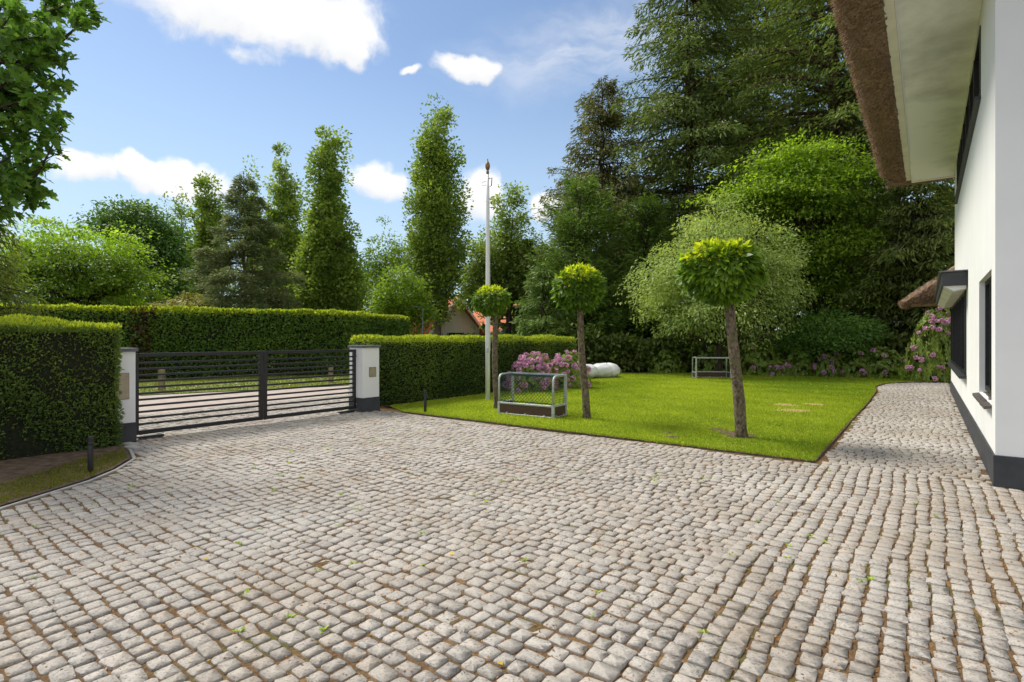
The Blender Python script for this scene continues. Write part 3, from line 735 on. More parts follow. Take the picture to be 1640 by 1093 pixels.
# grass -------------------------------------------------------------
BARE = [(G(1258, 650), .30, .14), (G(1305, 649), .28, .09), (G(1270, 659), .38, .12), (G(1180, 698), .26, .16), (G(1150, 690), .16, .07), (G(1075, 702), .12, .05), (G(1068, 694), .10, .04)]


def grass(name, poly, count, seed, label, z, hgt=0.04, near=True, wid=.009, mat='L_grass'):
    rng = np.random.default_rng(seed)
    P2 = np.array(poly); lo, hi = P2.min(0), P2.max(0)
    xs, ys = [], []
    tot = 0
    while tot < count:
        x = rng.uniform(lo[0], hi[0], 400000); y = rng.uniform(lo[1], hi[1], 400000)
        ok = in_poly(x, y, poly) & (y > 2) & (np.abs(x) < y * 1.15 + 2)
        ok &= rng.uniform(0, 1, len(x)) < np.clip((7.5 / np.maximum(y, 5)) ** 1.2, 0, 1)
        if near:
            for c, a, b in BARE: ok &= (((x - c.x) / a) ** 2 + ((y - c.y) / (b * 2.2)) ** 2 + rng.normal(0, .55, len(x))) > .85
        xs.append(x[ok]); ys.append(y[ok]); tot += ok.sum()
    x = np.concatenate(xs)[:count]; y = np.concatenate(ys)[:count]
    n = len(x); w1 = wob(rng); w2 = wob(rng)
    pp = np.stack([x, y, x * 0], 1)
    patch = w1(pp, .45) * .45 + w2(pp, 1.3) * .3 + w1(pp, 3.7) * .25
    pos = np.stack([x, y, np.full(n, z)], 1)
    ax = rng.normal(0, .5, (n, 3)); ax[:, 2] = 1
    nr = rdir(rng, n); nr[:, 2] *= .2
    far = np.clip(y / 9, 1, 3)
    h = hgt * rng.uniform(.5, 1.25, n) * (1 + .15 * patch)
    me = leaf_mesh(name, pos, ax, nr, h, wid * far * rng.uniform(.7, 1.3, n), .5 + .62 * patch + rng.normal(0, .22, n), BLADE)
    o = place(name, me, M[mat]); tag(o, label, 'grass', kind='stuff'); return o


grass('grass', LAWN, 240000, 5, 'short bright green grass covering the lawn', 0.012, .040, wid=.0125)
grass('grass', VERGE, 30000, 6, 'long grass on the verge behind the gate', -0.015, .07, False, wid=.012, mat='L_grassd')
GB = fpoly([(t - 0.06, n + 0.06) for t, n in LEFT_EDGE[1:]] + [(-8.9, 7.0), (-7.2, 7.6), (-6.5, 8.25), (-5.9, 8.7), (-5.4, 9.2)])
grass('grass', GB, 8000, 7, 'ragged grass strip beside the driveway under the dark hedge', 0.014, .05, False, wid=.007, mat='L_grassd')


for i, (c, a, b) in enumerate(BARE):
    rng = np.random.default_rng(40 + i); k = 22
    sheet('bare_soil', [(c.x + a * (1 + rng.normal(0, .14)) * math.cos(6.283 * j / k), c.y + b * 2.2 * (1 + rng.normal(0, .14)) * math.sin(6.283 * j / k)) for j in range(k)], 0.0165 + i * .0003, M['sand'] if i < 3 else M['soil'])
def edge_grass():
    rng = np.random.default_rng(66); pts = [(0.105, 9.3), (0.10, 1.72), (4, 1.72), (8, 1.715), (11.6, 1.77), (13.4, 1.92)]
    pos = []
    for i in range(len(pts) - 1):
        a, b = np.array(pts[i]), np.array(pts[i + 1]); L = np.linalg.norm(b - a); k = int(L * (900 if i == 0 else 420)); u = rng.uniform(0, 1, k)[:, None]
        q = a + (b - a) * u + (np.array((.03, 0)) if i == 0 else np.array((0, .03))) + rng.normal(0, .016, (k, 2))
        pos.append(q)
    q = np.concatenate(pos); n = len(q); p = O2[None] + q[:, :1] * DV + q[:, 1:] * NV
    ax = rng.normal(0, .7, (n, 3)); ax[:, 2] = .8
    ax[:, :2] -= DV * .35
    me = leaf_mesh('grass', np.c_[p, np.full(n, .010)], ax, rdir(rng, n) * np.array((1, 1, .2)), .055 * rng.uniform(.5, 1.3, n), .010, .4 + rng.normal(0, .25, n), BLADE)
    tag(place('grass', me, M['L_grass']), 'uncut grass blades leaning over the lawn edging', 'grass', kind='stuff')


edge_grass()
# soil under the shrubs at the far side of the lawn
sheet('shrub_bed', [(2.2, 23.6), (8.5, 23.7), (13, 22.0), (17.2, 20.1), (24, 18), (40, 20), (40, 45), (0, 45), (1.5, 26)], 0.009, M['ground'])

# ------------------------------------------------------------------ house
def holed_wall(x0, x1, z0, z1, th, holes, voids=()):
    """front face at y=0, thickness th behind it, with real openings (x0,x1,z0,z1)"""
    allh = list(holes) + list(voids)
    xs = sorted({x0, x1, *[h[0] for h in allh], *[h[1] for h in allh]}); zs = sorted({z0, z1, *[h[2] for h in allh], *[h[3] for h in allh]})
    inside = lambda x, z: any(h[0] < x < h[1] and h[2] < z < h[3] for h in allh) or not (x0 < x < x1 and z0 < z < z1)
    mb = MB()
    for i in range(len(xs) - 1):
        for j in range(len(zs) - 1):
            a, b, c, d = xs[i], xs[i + 1], zs[j], zs[j + 1]
            if inside((a + b) / 2, (c + d) / 2): continue
            mb.add([(a, 0, c), (b, 0, c), (b, 0, d), (a, 0, d)], [(3, 2, 1, 0)])
            mb.add([(a, -th, c), (b, -th, c), (b, -th, d), (a, -th, d)], [(0, 1, 2, 3)])
            e = 1e-3
            if inside(a - e, (c + d) / 2): mb.add([(a, 0, c), (a, 0, d), (a, -th, d), (a, -th, c)], [(0, 1, 2, 3)])
            if inside(b + e, (c + d) / 2): mb.add([(b, 0, c), (b, 0, d), (b, -th, d), (b, -th, c)], [(3, 2, 1, 0)])
            if inside((a + b) / 2, c - e): mb.add([(a, 0, c), (b, 0, c), (b, -th, c), (a, -th, c)], [(3, 2, 1, 0)])
            if inside((a + b) / 2, d + e): mb.add([(a, 0, d), (b, 0, d), (b, -th, d), (a, -th, d)], [(0, 1, 2, 3)])
    return mb


def window(parent, x0, x1, z0, z1, y, mull, fw=0.055, dep=0.07, glass_back=0.045, rail=None):
    """black window: frame, mullions and a pane between each pair"""
    mb = MB()
    mb.box((x0, y - dep, z0), (x1, y, z0 + fw)); mb.box((x0, y - dep, z1 - fw), (x1, y, z1))
    mb.box((x0, y - dep, z0 + fw), (x0 + fw, y, z1 - fw)); mb.box((x1 - fw, y - dep, z0 + fw), (x1, y, z1 - fw))
    w = mb.build('window', M['black'], parent)
    edges = [x0 + fw] + [v for m in mull for v in (m - fw / 2, m + fw / 2)] + [x1 - fw]
    for m in mull:
        MB().box((m - fw / 2, y - dep + .005, z0 + fw + .001), (m + fw / 2, y + .012, z1 - fw - .001)).build('mullion', M['black'], w)
    for i in range(0, len(edges), 2):
        a, b = edges[i], edges[i + 1]
        MB().box((a, y - glass_back - .01, z0 + fw), (b, y - glass_back, z1 - fw)).build('pane', M['glass'], w)
        if rail: MB().box((a + .002, y - glass_back + .001, rail - .015), (b - .002, y - .01, rail + .015)).build('glazing_bar', M['black'], w)
    return w


def thatch_prism(name, prof, x0, x1, seg, rng, mat, parent, jit=0.012, swap=False):
    prof = np.array(prof, float); k = len(prof)
    # more points along the outline
    pts = []
    for i in range(k):
        a, b = prof[i], prof[(i + 1) % k]; m = max(1, int(np.linalg.norm(b - a) / 0.12))
        m = min(m, 14)
        for j in range(m): pts.append(a + (b - a) * j / m)
    pts = np.array(pts); m = len(pts)
    xs = np.linspace(x0, x1, seg)
    v = []
    for x in xs:
        j = rng.normal(0, jit, (m, 2)); p = pts + j
        for q in p: v.append((x, q[0], q[1]) if not swap else (q[0], x, q[1]))
    f = [(i * m + a, i * m + (a + 1) % m, (i + 1) * m + (a + 1) % m, (i + 1) * m + a) for i in range(seg - 1) for a in range(m)]
    mb = MB(); mb.v = v; mb.f = f + [tuple(range(m)), tuple((seg - 1) * m + a for a in range(m))]
    return mb.build(name, mat, parent, smooth=True)


def build_house():
    rng = np.random.default_rng(21)
    h = empty('house', FW(0, 0, 0), HANG)
    tag(h, 'white rendered house with thatched eaves and dark plinth beside the paving', 'house')
    holes = [(.41, 2.2, .82, 2.33), (5.15, 12.2, .9, 2.42), (1.9, 8.9, 4.78, 5.72)]
    holed_wall(0, 13.0, .33, 5.95, .34, holes, [(10.3, 13.0, 2.75, 5.95)]).build('wall', M['white'], h)
    mb = MB(); mb.box((0.0, -9, .33), (.3, -.34, 5.95)); mb.add([(0, 0, 5.95), (0, -9, 5.95), (0, -4.5, 11.4), (.3, 0, 5.95), (.3, -9, 5.95), (.3, -4.5, 11.4)], [(0, 1, 2), (5, 4, 3), (0, 2, 5, 3), (1, 4, 5, 2)])
    mb.build('wall', M['white_g'], h)
    mb = MB(); mb.box((10.0, -9, .33), (10.3, -.34, 5.95)); mb.box((12.7, -5, .33), (13, -.34, 2.75)); mb.build('wall', M['white_g'], h)
    MB().box((0.32, -9, .3), (12.6, -8.8, 5.95)).build('wall', M['white_g'], h)
    MB().box((-.018, -.30, -.1), (13.018, .018, .33)).build('plinth', M['plinth'], h, bevel=.004, seg=1)
    MB().box((-.018, -9, -.1), (.28, -.302, .33)).build('plinth', M['plinth'], h, bevel=.004, seg=1)
    # rooms behind the glass: a dark lining closes them off
    MB().box((.31, -3.2, .34), (12.68, -3.0, 2.7)).build('inner_wall', M['cream'], h)
    MB().box((.31, -3.0, 2.72), (12.68, -.345, 2.78)).build('inner_ceiling', M['cream'], h)
    MB().box((.31, -3.2, 4.3), (9.98, -3.0, 5.94)).build('inner_wall', M['cream'], h)
    # near ground-floor window in its deep white recess, tiled sill
    w = window(h, .41, 2.2, .86, 2.33, -.06, [1.3], .06, .07)
    s = MB().box((.42, -.20, .79), (2.19, -.001, .815)).build('window_sill', M['concrete'], h)
    k = 9
    for i in range(k):
        a = .36 + i * (1.89 / k); b = a + 1.89 / k - .008
        mb = MB(); dz = rng.normal(0, .002)
        mb.add([(a, -.17, .845 + dz), (b, -.17, .845 + dz), (b, .07, .80 + dz), (a, .07, .80 + dz), (a, -.17, .818 + dz), (b, -.17, .818 + dz), (b, .07, .765 + dz), (a, .07, .765 + dz)],
               [(0, 1, 2, 3), (7, 6, 5, 4), (3, 2, 6, 7), (0, 3, 7, 4), (1, 5, 6, 2), (0, 4, 5, 1)])
        mb.build('sill_tile', M['silltile'], s, bevel=.004, seg=1)
    # long dark window under the canopy
    window(h, 5.15, 12.2, .9, 2.42, .03, [6.03, 6.91, 7.79, 8.67, 9.55, 10.43, 11.31], .07, .08, .05)
    MB().box((5.08, -.02, .83), (12.26, .11, .895)).build('window_sill', M['anthracite'], h, bevel=.006, seg=1)
    # upper window band below the eaves
    window(h, 1.9, 8.9, 4.78, 5.72, .012, [2.9, 3.9, 4.9, 5.9, 6.9, 7.9], .07, .08, .05)
    MB().box((1.86, -.02, 4.73), (8.94, .065, 4.775)).build('window_sill', M['anthracite'], h, bevel=.006, seg=1)
    # canopy over the long window
    c = MB().box((4.7, .003, 2.49), (11.8, .36, 2.73)).build('canopy', M['anthracite'], h, bevel=.008, seg=1)
    MB().add([(4.75, .02, 2.43), (11.75, .02, 2.43), (11.75, .20, 2.40), (4.75, .20, 2.40), (4.75, .33, 2.488), (11.75, .33, 2.488), (4.75, .02, 2.488), (11.75, .02, 2.488)],
             [(0, 1, 2, 3), (3, 2, 5, 4), (0, 3, 4, 6), (1, 7, 5, 2), (6, 4, 5, 7), (0, 6, 7, 1)]).build('canopy_soffit', M['soffit'], c)
    MB().box((4.66, .001, 2.732), (11.84, .40, 2.755)).build('canopy_flashing', M['cap'], c, bevel=.004, seg=1)
    # eaves: soffit, inner board, thatch
    mb = MB(); mb.box((-.9, .003, 5.90), (7.8, .90, 5.96)); mb.build('soffit', M['soffit'], h)
    mb = MB(); mb.add([(7.802, .003, 5.90), (10.58, .003, 5.80), (10.58, .90, 5.80), (7.802, .90, 5.90), (7.802, .003, 5.96), (10.58, .003, 5.96), (10.58, .90, 5.96), (7.802, .90, 5.96)],
                      [(0, 3, 2, 1), (4, 5, 6, 7), (0, 1, 5, 4), (1, 2, 6, 5), (2, 3, 7, 6), (3, 0, 4, 7)]); mb.build('soffit', M['soffit'], h)
    MB().box((-.9, .902, 5.86), (10.70, 1.02, 5.97)).build('eaves_board', M['cream'], h, bevel=.004, seg=1)
    MB().box((-.9, .885, 5.875), (10.6, .900, 5.899)).build('trim_strip', M['white'], h)
    MB().box((10.582, -3, 5.78), (10.70, .900, 5.97)).build('eaves_board', M['cream'], h, bevel=.004, seg=1)
    prof = [(1.02, 5.85), (1.25, 5.90), (1.48, 6.02), (1.60, 6.18), (1.58, 6.38), (.6, 7.55), (-4.5, 13.1), (-4.5, 12.5), (.2, 6.9), (.6, 6.2), (1.02, 5.98)]
    th = thatch_prism('thatch', prof, -1.4, 10.75, 120, rng, M['thatch'], h)
    prof2 = [(10.72, 5.80), (11.0, 5.82), (11.2, 5.95), (11.24, 6.15), (10.9, 6.7), (10.72, 6.6)]
    th2 = thatch_prism('thatch', prof2, -9, 1.42, 70, rng, M['thatch'], h, swap=True)
    thatch_prism('thatch', [(-10.0, 6.2), (-4.5, 12.5), (-4.5, 13.0), (-10.4, 6.4)], -1.4, 10.75, 30, rng, M['thatch_top'], h)
    # loose reed ends on the cut face
    n = 15000
    s_ = rng.uniform(0, 1, n); seg = np.array(prof[:5]); idx = np.minimum((s_ * 4).astype(int), 3); fr = s_ * 4 - idx
    yz = seg[idx] + (seg[idx + 1] - seg[idx]) * fr[:, None]
    x = rng.uniform(-1.4, 10.9, n)
    pos = np.c_[x, yz]; ax = np.c_[rng.normal(-.25, .25, n), rng.normal(.5, .3, n) + fr * .2, rng.normal(-.55, .3, n)]
    nr = rdir(rng, n)
    me = leaf_mesh('reed_ends', pos, ax, nr, rng.uniform(.03, .085, n), rng.uniform(.006, .013, n), rng.uniform(0, 1, n))
    tag(place('reed_ends', me, M['straw'], th), kind='stuff')
    n = 3000
    y = rng.uniform(-2, 1.5, n); s_ = rng.uniform(0, 1, n); a = np.array(prof2[:4]); idx = np.minimum((s_ * 3).astype(int), 2); fr = s_ * 3 - idx
    xz = a[idx] + (a[idx + 1] - a[idx]) * fr[:, None]
    pos = np.c_[xz[:, 0], y, xz[:, 1]]; ax = np.c_[rng.normal(.4, .3, n), rng.normal(0, .3, n), rng.normal(-.5, .3, n)]
    me = leaf_mesh('reed_ends', pos, ax, rdir(rng, n), rng.uniform(.03, .08, n), rng.uniform(.006, .012, n), rng.uniform(0, 1, n))
    tag(place('reed_ends', me, M['straw'], th2), kind='stuff')
    # low thatched roof of the wing
    prof3 = [(.95, 2.56), (1.12, 2.60), (1.16, 2.68), (.7, 3.05), (0, 3.56), (-2.4, 5.2), (-2.4, 4.8), (-.3, 3.1), (-.3, 2.80), (.1, 2.56)]
    th3 = thatch_prism('wing_thatch', prof3, 12.0, 13.7, 22, rng, M['thatch'], h, jit=.010)
    n = 3500
    sgm = np.array(prof3[:5]); s_ = rng.uniform(0, 1, n); idx = np.minimum((s_ * 4).astype(int), 3); fr = s_ * 4 - idx
    yz = sgm[idx] + (sgm[idx + 1] - sgm[idx]) * fr[:, None]; x = rng.uniform(12.0, 13.7, n)
    face = rng.uniform(0, 1, n) < .45
    yz[face, 0] = rng.uniform(-.2, 1.1, face.sum()); yz[face, 1] = 2.58 + rng.uniform(0, 1, face.sum()) * np.maximum(.05, (1.12 - yz[face, 0]) * .80); x[face] = 11.99
    ax = np.c_[rng.normal(-.2, .2, n), rng.normal(.6, .2, n), rng.normal(-.5, .2, n)]
    me = leaf_mesh('reed_ends', np.c_[x, yz], ax, rdir(rng, n), rng.uniform(.06, .16, n), rng.uniform(.008, .016, n), rng.uniform(0, 1, n))
    tag(place('reed_ends', me, M['straw'], th3), kind='stuff')
    return h


build_house()


# ------------------------------------------------------------------ gate and piers
def pier(t0, t1, label, plate):
    n0, n1, H = 10.0, 10.46, 1.36
    r = empty('gate_pier', FW(t0, n0, 0), HANG); tag(r, label, 'pier')
    w = t1 - t0; d = n1 - n0
    MB().box((0, 0, .30), (w, d, H)).build('pier_body', M['white'], r, bevel=.006)
    MB().box((-.012, -.012, -.06), (w + .012, d + .012, .299)).build('plinth', M['plinth'], r, bevel=.006)
    MB().box((-.03, -.03, H + .001), (w + .03, d + .03, H + .052)).build('cap', M['cap'], r, bevel=.008)
    a, b, c, e, m = plate
    p = MB().box((a, -.014, c), (b, .002, e)).build('letterbox_door', m, r, bevel=.003, seg=1)
    q = .006
    for (u0, u1, v0, v1) in ((a - q, b + q, c - q, c - .001), (a - q, b + q, e + .001, e + q), (a - q, a - .001, c, e), (b + .001, b + q, c, e)):
        MB().box((u0, -.008, v0), (u1, .002, v1)).build('letterbox_frame', M['cap'], p)
    MB().lathe([(.008, 0), (.008, .01)], 10).build('lock', M['alu'], p).matrix_local = Matrix.Translation((a + .03, -.014, (c + e) / 2)) @ Matrix.Rotation(R(90), 4, 'X')
    return r


pier(-5.02, -4.57, 'white gate pier at the left gate end, half hidden by the near hedge', (.10, .36, .66, 1.04, M['bronze']))
pier(-.44, -.01, 'white gate pier with dark cap and plinth at the right gate end', (.165, .335, .74, .94, M['bronze']))


def gate_leaf(ta, tb, hinge_left, label):
    n = 10.2
    r = empty('gate_leaf', FW(ta, n, 0), HANG); tag(r, label, 'gate', 'two leaves of the black driveway gate')
    w = tb - ta; z0, z1 = .075, 1.33
    MB().box((0, -.03, z0), (.06, .03, z1)).build('stile', M['black'], r, bevel=.004, seg=1)
    MB().box((w - .06, -.03, z0), (w, .03, z1)).build('stile', M['black'], r, bevel=.004, seg=1)
    MB().box((.0605, -.028, z1 - .06), (w - .0605, .028, z1 - .001)).build('top_rail', M['black'], r, bevel=.004, seg=1)
    MB().box((.0605, -.028, z0 + .001), (w - .0605, .028, z0 + .065)).build('bottom_rail', M['black'], r, bevel=.004, seg=1)
    k = 11; me = None
    for i in range(k):
        zc = z0 + .065 + (z1 - .06 - z0 - .065) * (i + 1) / (k + 1)
        if me is None: me = MB().box((.061, -.016, -.0165), (w - .061, .016, .0165)).mesh('slat', bevel=.003, seg=1)
        place('slat', me, M['black'], r, (0, 0, zc))
    x = -.03 if hinge_left else w + .03
    for z in (1.18, .16):
        MB().tube([(x - .05, 0, z), (x + .05, 0, z)], .013, 8).build('hinge', M['alu'], r, smooth=True)
    x = .05 if hinge_left else w - .4
    MB().box((x, -.05, .015), (x + .35, .05, .045)).build('ground_arm', M['black'], r, bevel=.004, seg=1)
    return r


gate_leaf(-4.53, -2.51, True, 'black slatted gate leaf hinged on the left pier')
gate_leaf(-2.49, -.48, False, 'black slatted gate leaf hinged on the right pier')
# kerb slab pieces beside the left pier
for i, (a, b) in enumerate(((-4.72, 9.93), (-4.78, 9.62))):
    o = MB().box((-.06, -.30, -.05), (.06, 0, .03)).build('edging_stone', M['concrete'], None, bevel=.006)
    o.location = FW(a, b, 0); o.rotation_euler = (0, 0, HANG + .12)
    tag(o, ['weathered edging stone touching the left pier', 'weathered edging stone second from the left pier'][i], 'edging stone')


# ------------------------------------------------------------------ bollard lights, flagpole, posts
def bollard(px, py, hgt, rad, label):
    p = G(px, py); r = empty('bollard_light', (p.x, p.y, 0)); tag(r, label, 'bollard light')
    MB().lathe([(rad, 0), (rad, hgt - .10)], 14).build('post', M['black'], r, smooth=True, bevel=.002)
    MB().lathe([(rad * .82, hgt - .099), (rad * .82, hgt - .06)], 14).build('lens', M['anthracite'], r, smooth=True)
    MB().lathe([(rad, hgt - .059), (rad, hgt - .012), (rad * .8, hgt)], 14).build('cap', M['black'], r, bevel=.002)
    MB().lathe([(rad * 1.3, -.02), (rad * 1.3, .012)], 14).build('base', M['black'], r)


bollard(145, 759, .43, .029, 'black bollard light on the soil in front of the left hedge')
bollard(681, 662, .47, .030, 'black bollard light on the lawn edge near the right pier')

fp = G(781, 641)
r = empty('flagpole', (fp.x, fp.y, 0)); tag(r, 'tall white flagpole with brass ball finial on the lawn', 'flagpole')
MB().lathe([(.062, 0), (.058, 1.5), (.050, 3.2), (.040, 5.0), (.034, 5.72)], 18).build('pole', M['polew'], r, smooth=True)
MB().lathe([(.10, -.02), (.10, .012), (.07, .014)], 18).build('base_flange', M['polew'], r)
MB().lathe([(.036, 5.721), (.036, 5.80), (.02, 5.81), (.042, 5.84), (.058, 5.89), (.061, 5.93), (.052, 5.98), (.03, 6.03), (.012, 6.06), (.014, 6.10), (.003, 6.12)], 16).build('finial', M['finial'], r, smooth=True)
MB().tube([(.03, -.02, 5.6), (.11, -.03, 5.62), (.10, -.03, 5.42), (.055, -.03, 5.40)], .014, 6).build('pulley', M['finial'], r, smooth=True)
MB().tube([(.045, -.05, 5.4), (.062, -.06, 3.0), (.066, -.068, 1.25)], .004, 5).build('halyard', M['polew'], r)
MB().tube([(-.02, -.02, 5.55), (-.14, -.03, 5.50), (-.13, -.03, 5.42), (-.03, -.03, 5.44)], .007, 5).build('hook', M['finial'], r)
MB().box((-.02, -.10, 1.2), (.02, -.045, 1.32)).build('cleat', M['alu'], r, bevel=.005)

for i, (px, py, h) in enumerate(((259, 624, .62), (530, 612, .55))):
    p = G(px, py); r = empty('marker_post', (p.x, p.y, -.02))
    tag(r, ['square wooden post on the verge behind the left gate leaf', 'square wooden post on the verge behind the right gate leaf'][i], 'post', 'wooden posts on the verge')
    MB().box((-.07, -.07, 0), (.07, .07, h)).build('post', M['wood'], r, bevel=.01)
    MB().box((-.074, -.074, h * .62), (.074, .074, h * .70)).build('band', M['cap'], r)


# ------------------------------------------------------------------ hockey goals
def goal(loc, rz, label, W=1.27, with_net=True):
    """local: opening at y=0, back at y=.5; x along the width"""
    Dp, H, bh = .50, .83, .25; tr = .022
    r = empty('hockey_goal', loc, rz); tag(r, label, 'hockey goal')
    for s in (0, W):
        MB().box((s - .026, -.026, 0), (s + .026, .026, H)).build('front_post', M['alu'], r, bevel=.006)
    MB().box((.0265, -.025, H - .05), (W - .0265, .025, H)).build('crossbar', M['alu'], r, bevel=.006)
    for s in (0, W):
        pts = [(s, .02, H - .02)] + [(s, Dp - .11 + .11 * math.sin(a), H - .02 - .11 + .11 * math.cos(a)) for a in np.linspace(0, math.pi / 2, 7)] + [(s, Dp, bh)]
        MB().tube(pts, tr, 8).build('back_tube', M['alu'], r, smooth=True)
        MB().box((s - .022, .027, bh - .035), (s + .022, Dp - .028, bh)).build('side_rail', M['alu'], r, bevel=.004, seg=1)
        MB().box((s - .022, .027, .0), (s + .022, Dp - .028, .03)).build('bottom_rail', M['alu'], r, bevel=.004, seg=1)
        MB().box((s - .009, .027, .031), (s + .009, Dp - .028, bh - .036)).build('side_board', M['ply'], r)
        MB().box((s - .026, Dp - .027, 0), (s + .026, Dp + .027, bh - .0)).build('corner_post', M['alu'], r, bevel=.005)
        for q in (.1, Dp - .1): MB().box((s - .016, q - .02, .025), (s + .016, q + .02, .055)).build('clip', M['alu'], r)
    MB().box((.0265, Dp - .022, bh - .035), (W - .0265, Dp + .022, bh)).build('back_rail', M['alu'], r, bevel=.004, seg=1)
    MB().box((.0265, Dp - .022, 0), (W - .0265, Dp + .022, .03)).build('bottom_rail', M['alu'], r, bevel=.004, seg=1)
    MB().box((.0265, Dp - .009, .031), (W - .0265, Dp + .009, bh - .036)).build('back_board', M['ply'], r)
    for q in (.2, W / 2, W - .2): MB().box((q - .02, Dp - .016, .025), (q + .02, Dp + .016, .055)).build('clip', M['alu'], r)
    if with_net:
        rng = np.random.default_rng(5); mb = MB()
        def prof(u):       # from the crossbar back and down to the back rail
            L1 = Dp - .16; L2 = .16 * math.pi / 2; L3 = H - .18 - bh; s = u * (L1 + L2 + L3)
            if s < L1: return (.01 + s, H - .03)
            if s < L1 + L2:
                a = (s - L1) / .16; return (.01 + L1 + .15 * math.sin(a), H - .18 + .15 * math.cos(a))
            return (Dp - .012, H - .18 - (s - L1 - L2))
        nx, nu = 16, 13
        def pt(i, u):
            y, z = prof(u); sag = .045 * math.sin(math.pi * u) ** 1.2 * math.sin(math.pi * min(max(i, 0), 1))
            return (.02 + i * (W - .04), y - sag * .8, z - sag * (1 - u) * .7)
        for k in range(-nu, nx + 1):          # diamonds
            for sgn in (1, -1):
                line = []
                for q in range(nu + 1):
                    i = (k + q * (nx / (nx))) / nx if sgn > 0 else (nx - k - q) / nx
                    if 0 <= i <= 1: line.append(pt(i, q / nu))
                if len(line) > 1: mb.tube(line, .0042, 3, False)
        # side nets
        for s in (.015, W - .015):
            for k in range(1, 9):
                y = Dp * k / 9; mb.tube([(s, y, bh), (s + .01, y, (bh + H) / 2), (s, y, H - .04 - max(0, y - .36) * .9)], .0034, 3, False)
            for k in range(1, 11):
                z = bh + (H - .04 - bh) * k / 11; mb.tube([(s, .02, z), (s, Dp - .03 - max(0, z - .68) * .8, z - .01)], .0034, 3, False)
        mb.build('net', M['net'], r)
        MB().tube([(.03 + i * (W - .06) / 14, Dp - .012 + .006 * (-1) ** i, bh + .018 + .008 * (i % 3)) for i in range(15)], .010, 5).build('net_rope', M['net'], r)
    return r


A = Vector((-.256, 11.15, 0)); B = Vector((.793, 10.45, 0)); dirw = (B - A).normalized()
back = Vector((-dirw.y, dirw.x, 0)); back = -back if back.y > 0 else back           # back of the goal looks at the viewer
# local x must run so that local y = back
xdir = Vector((back.y, -back.x, 0)); start = (A if xdir.dot(dirw) > 0 else B) - back * .5
goal((start.x, start.y, .012), math.atan2(xdir.y, xdir.x), 'small hockey goal with net and brown backboard between two globe trees')
g2 = G(1115, 607)
goal((g2.x, g2.y, .012), R(-3), 'small hockey goal without net at the far side of the lawn', 1.32, False)


# white wrapped roll on the lawn
def wrapped_roll():
    rng = np.random.default_rng(8); a = P(905, 20.6); b = P(989, 22.0)
    m, k = 44, 26; v = []
    ax = (b - a); L = ax.length; ax.normalize(); sd = Vector((-ax.y, ax.x, 0)); w = wob(rng)
    for i in range(m):
        s = i / (m - 1)
        rr = .30 * (1 - abs(2 * s - 1) ** 9) ** .5 * (1 + .05 * math.sin(s * 9) - .20 * math.exp(-((s - .52) / .03) ** 2) - .12 * math.exp(-((s - .27) / .02) ** 2) - .12 * math.exp(-((s - .78) / .02) ** 2)) + .005
        for j in range(k):
            an = 2 * math.pi * j / k
            q = rr * (1 + .07 * float(w(np.array([[s * 9, math.cos(an) * 2.2, math.sin(an) * 2.2]]), 1.0)[0]) + .035 * math.sin(an * 9 + s * 23) + .02 * math.sin(an * 5 - s * 60))
            z = q * math.sin(an)
            p = a + ax * (s * L) + sd * (q * math.cos(an) * 1.25)
            v.append((p.x, p.y, max(.012, .27 + z * .98)))
    f = [(i * k + j, i * k + (j + 1) % k, (i + 1) * k + (j + 1) % k, (i + 1) * k + j) for i in range(m - 1) for j in range(k)]
    mb = MB(); mb.v = v; mb.f = f + [tuple(range(k)), tuple((m - 1) * k + j for j in range(k))]
    o = mb.build('wrapped_roll', M['wrap'], None, smooth=True)
    tag(o, 'long lumpy roll wrapped in white plastic lying on the lawn', 'roll')


wrapped_roll()

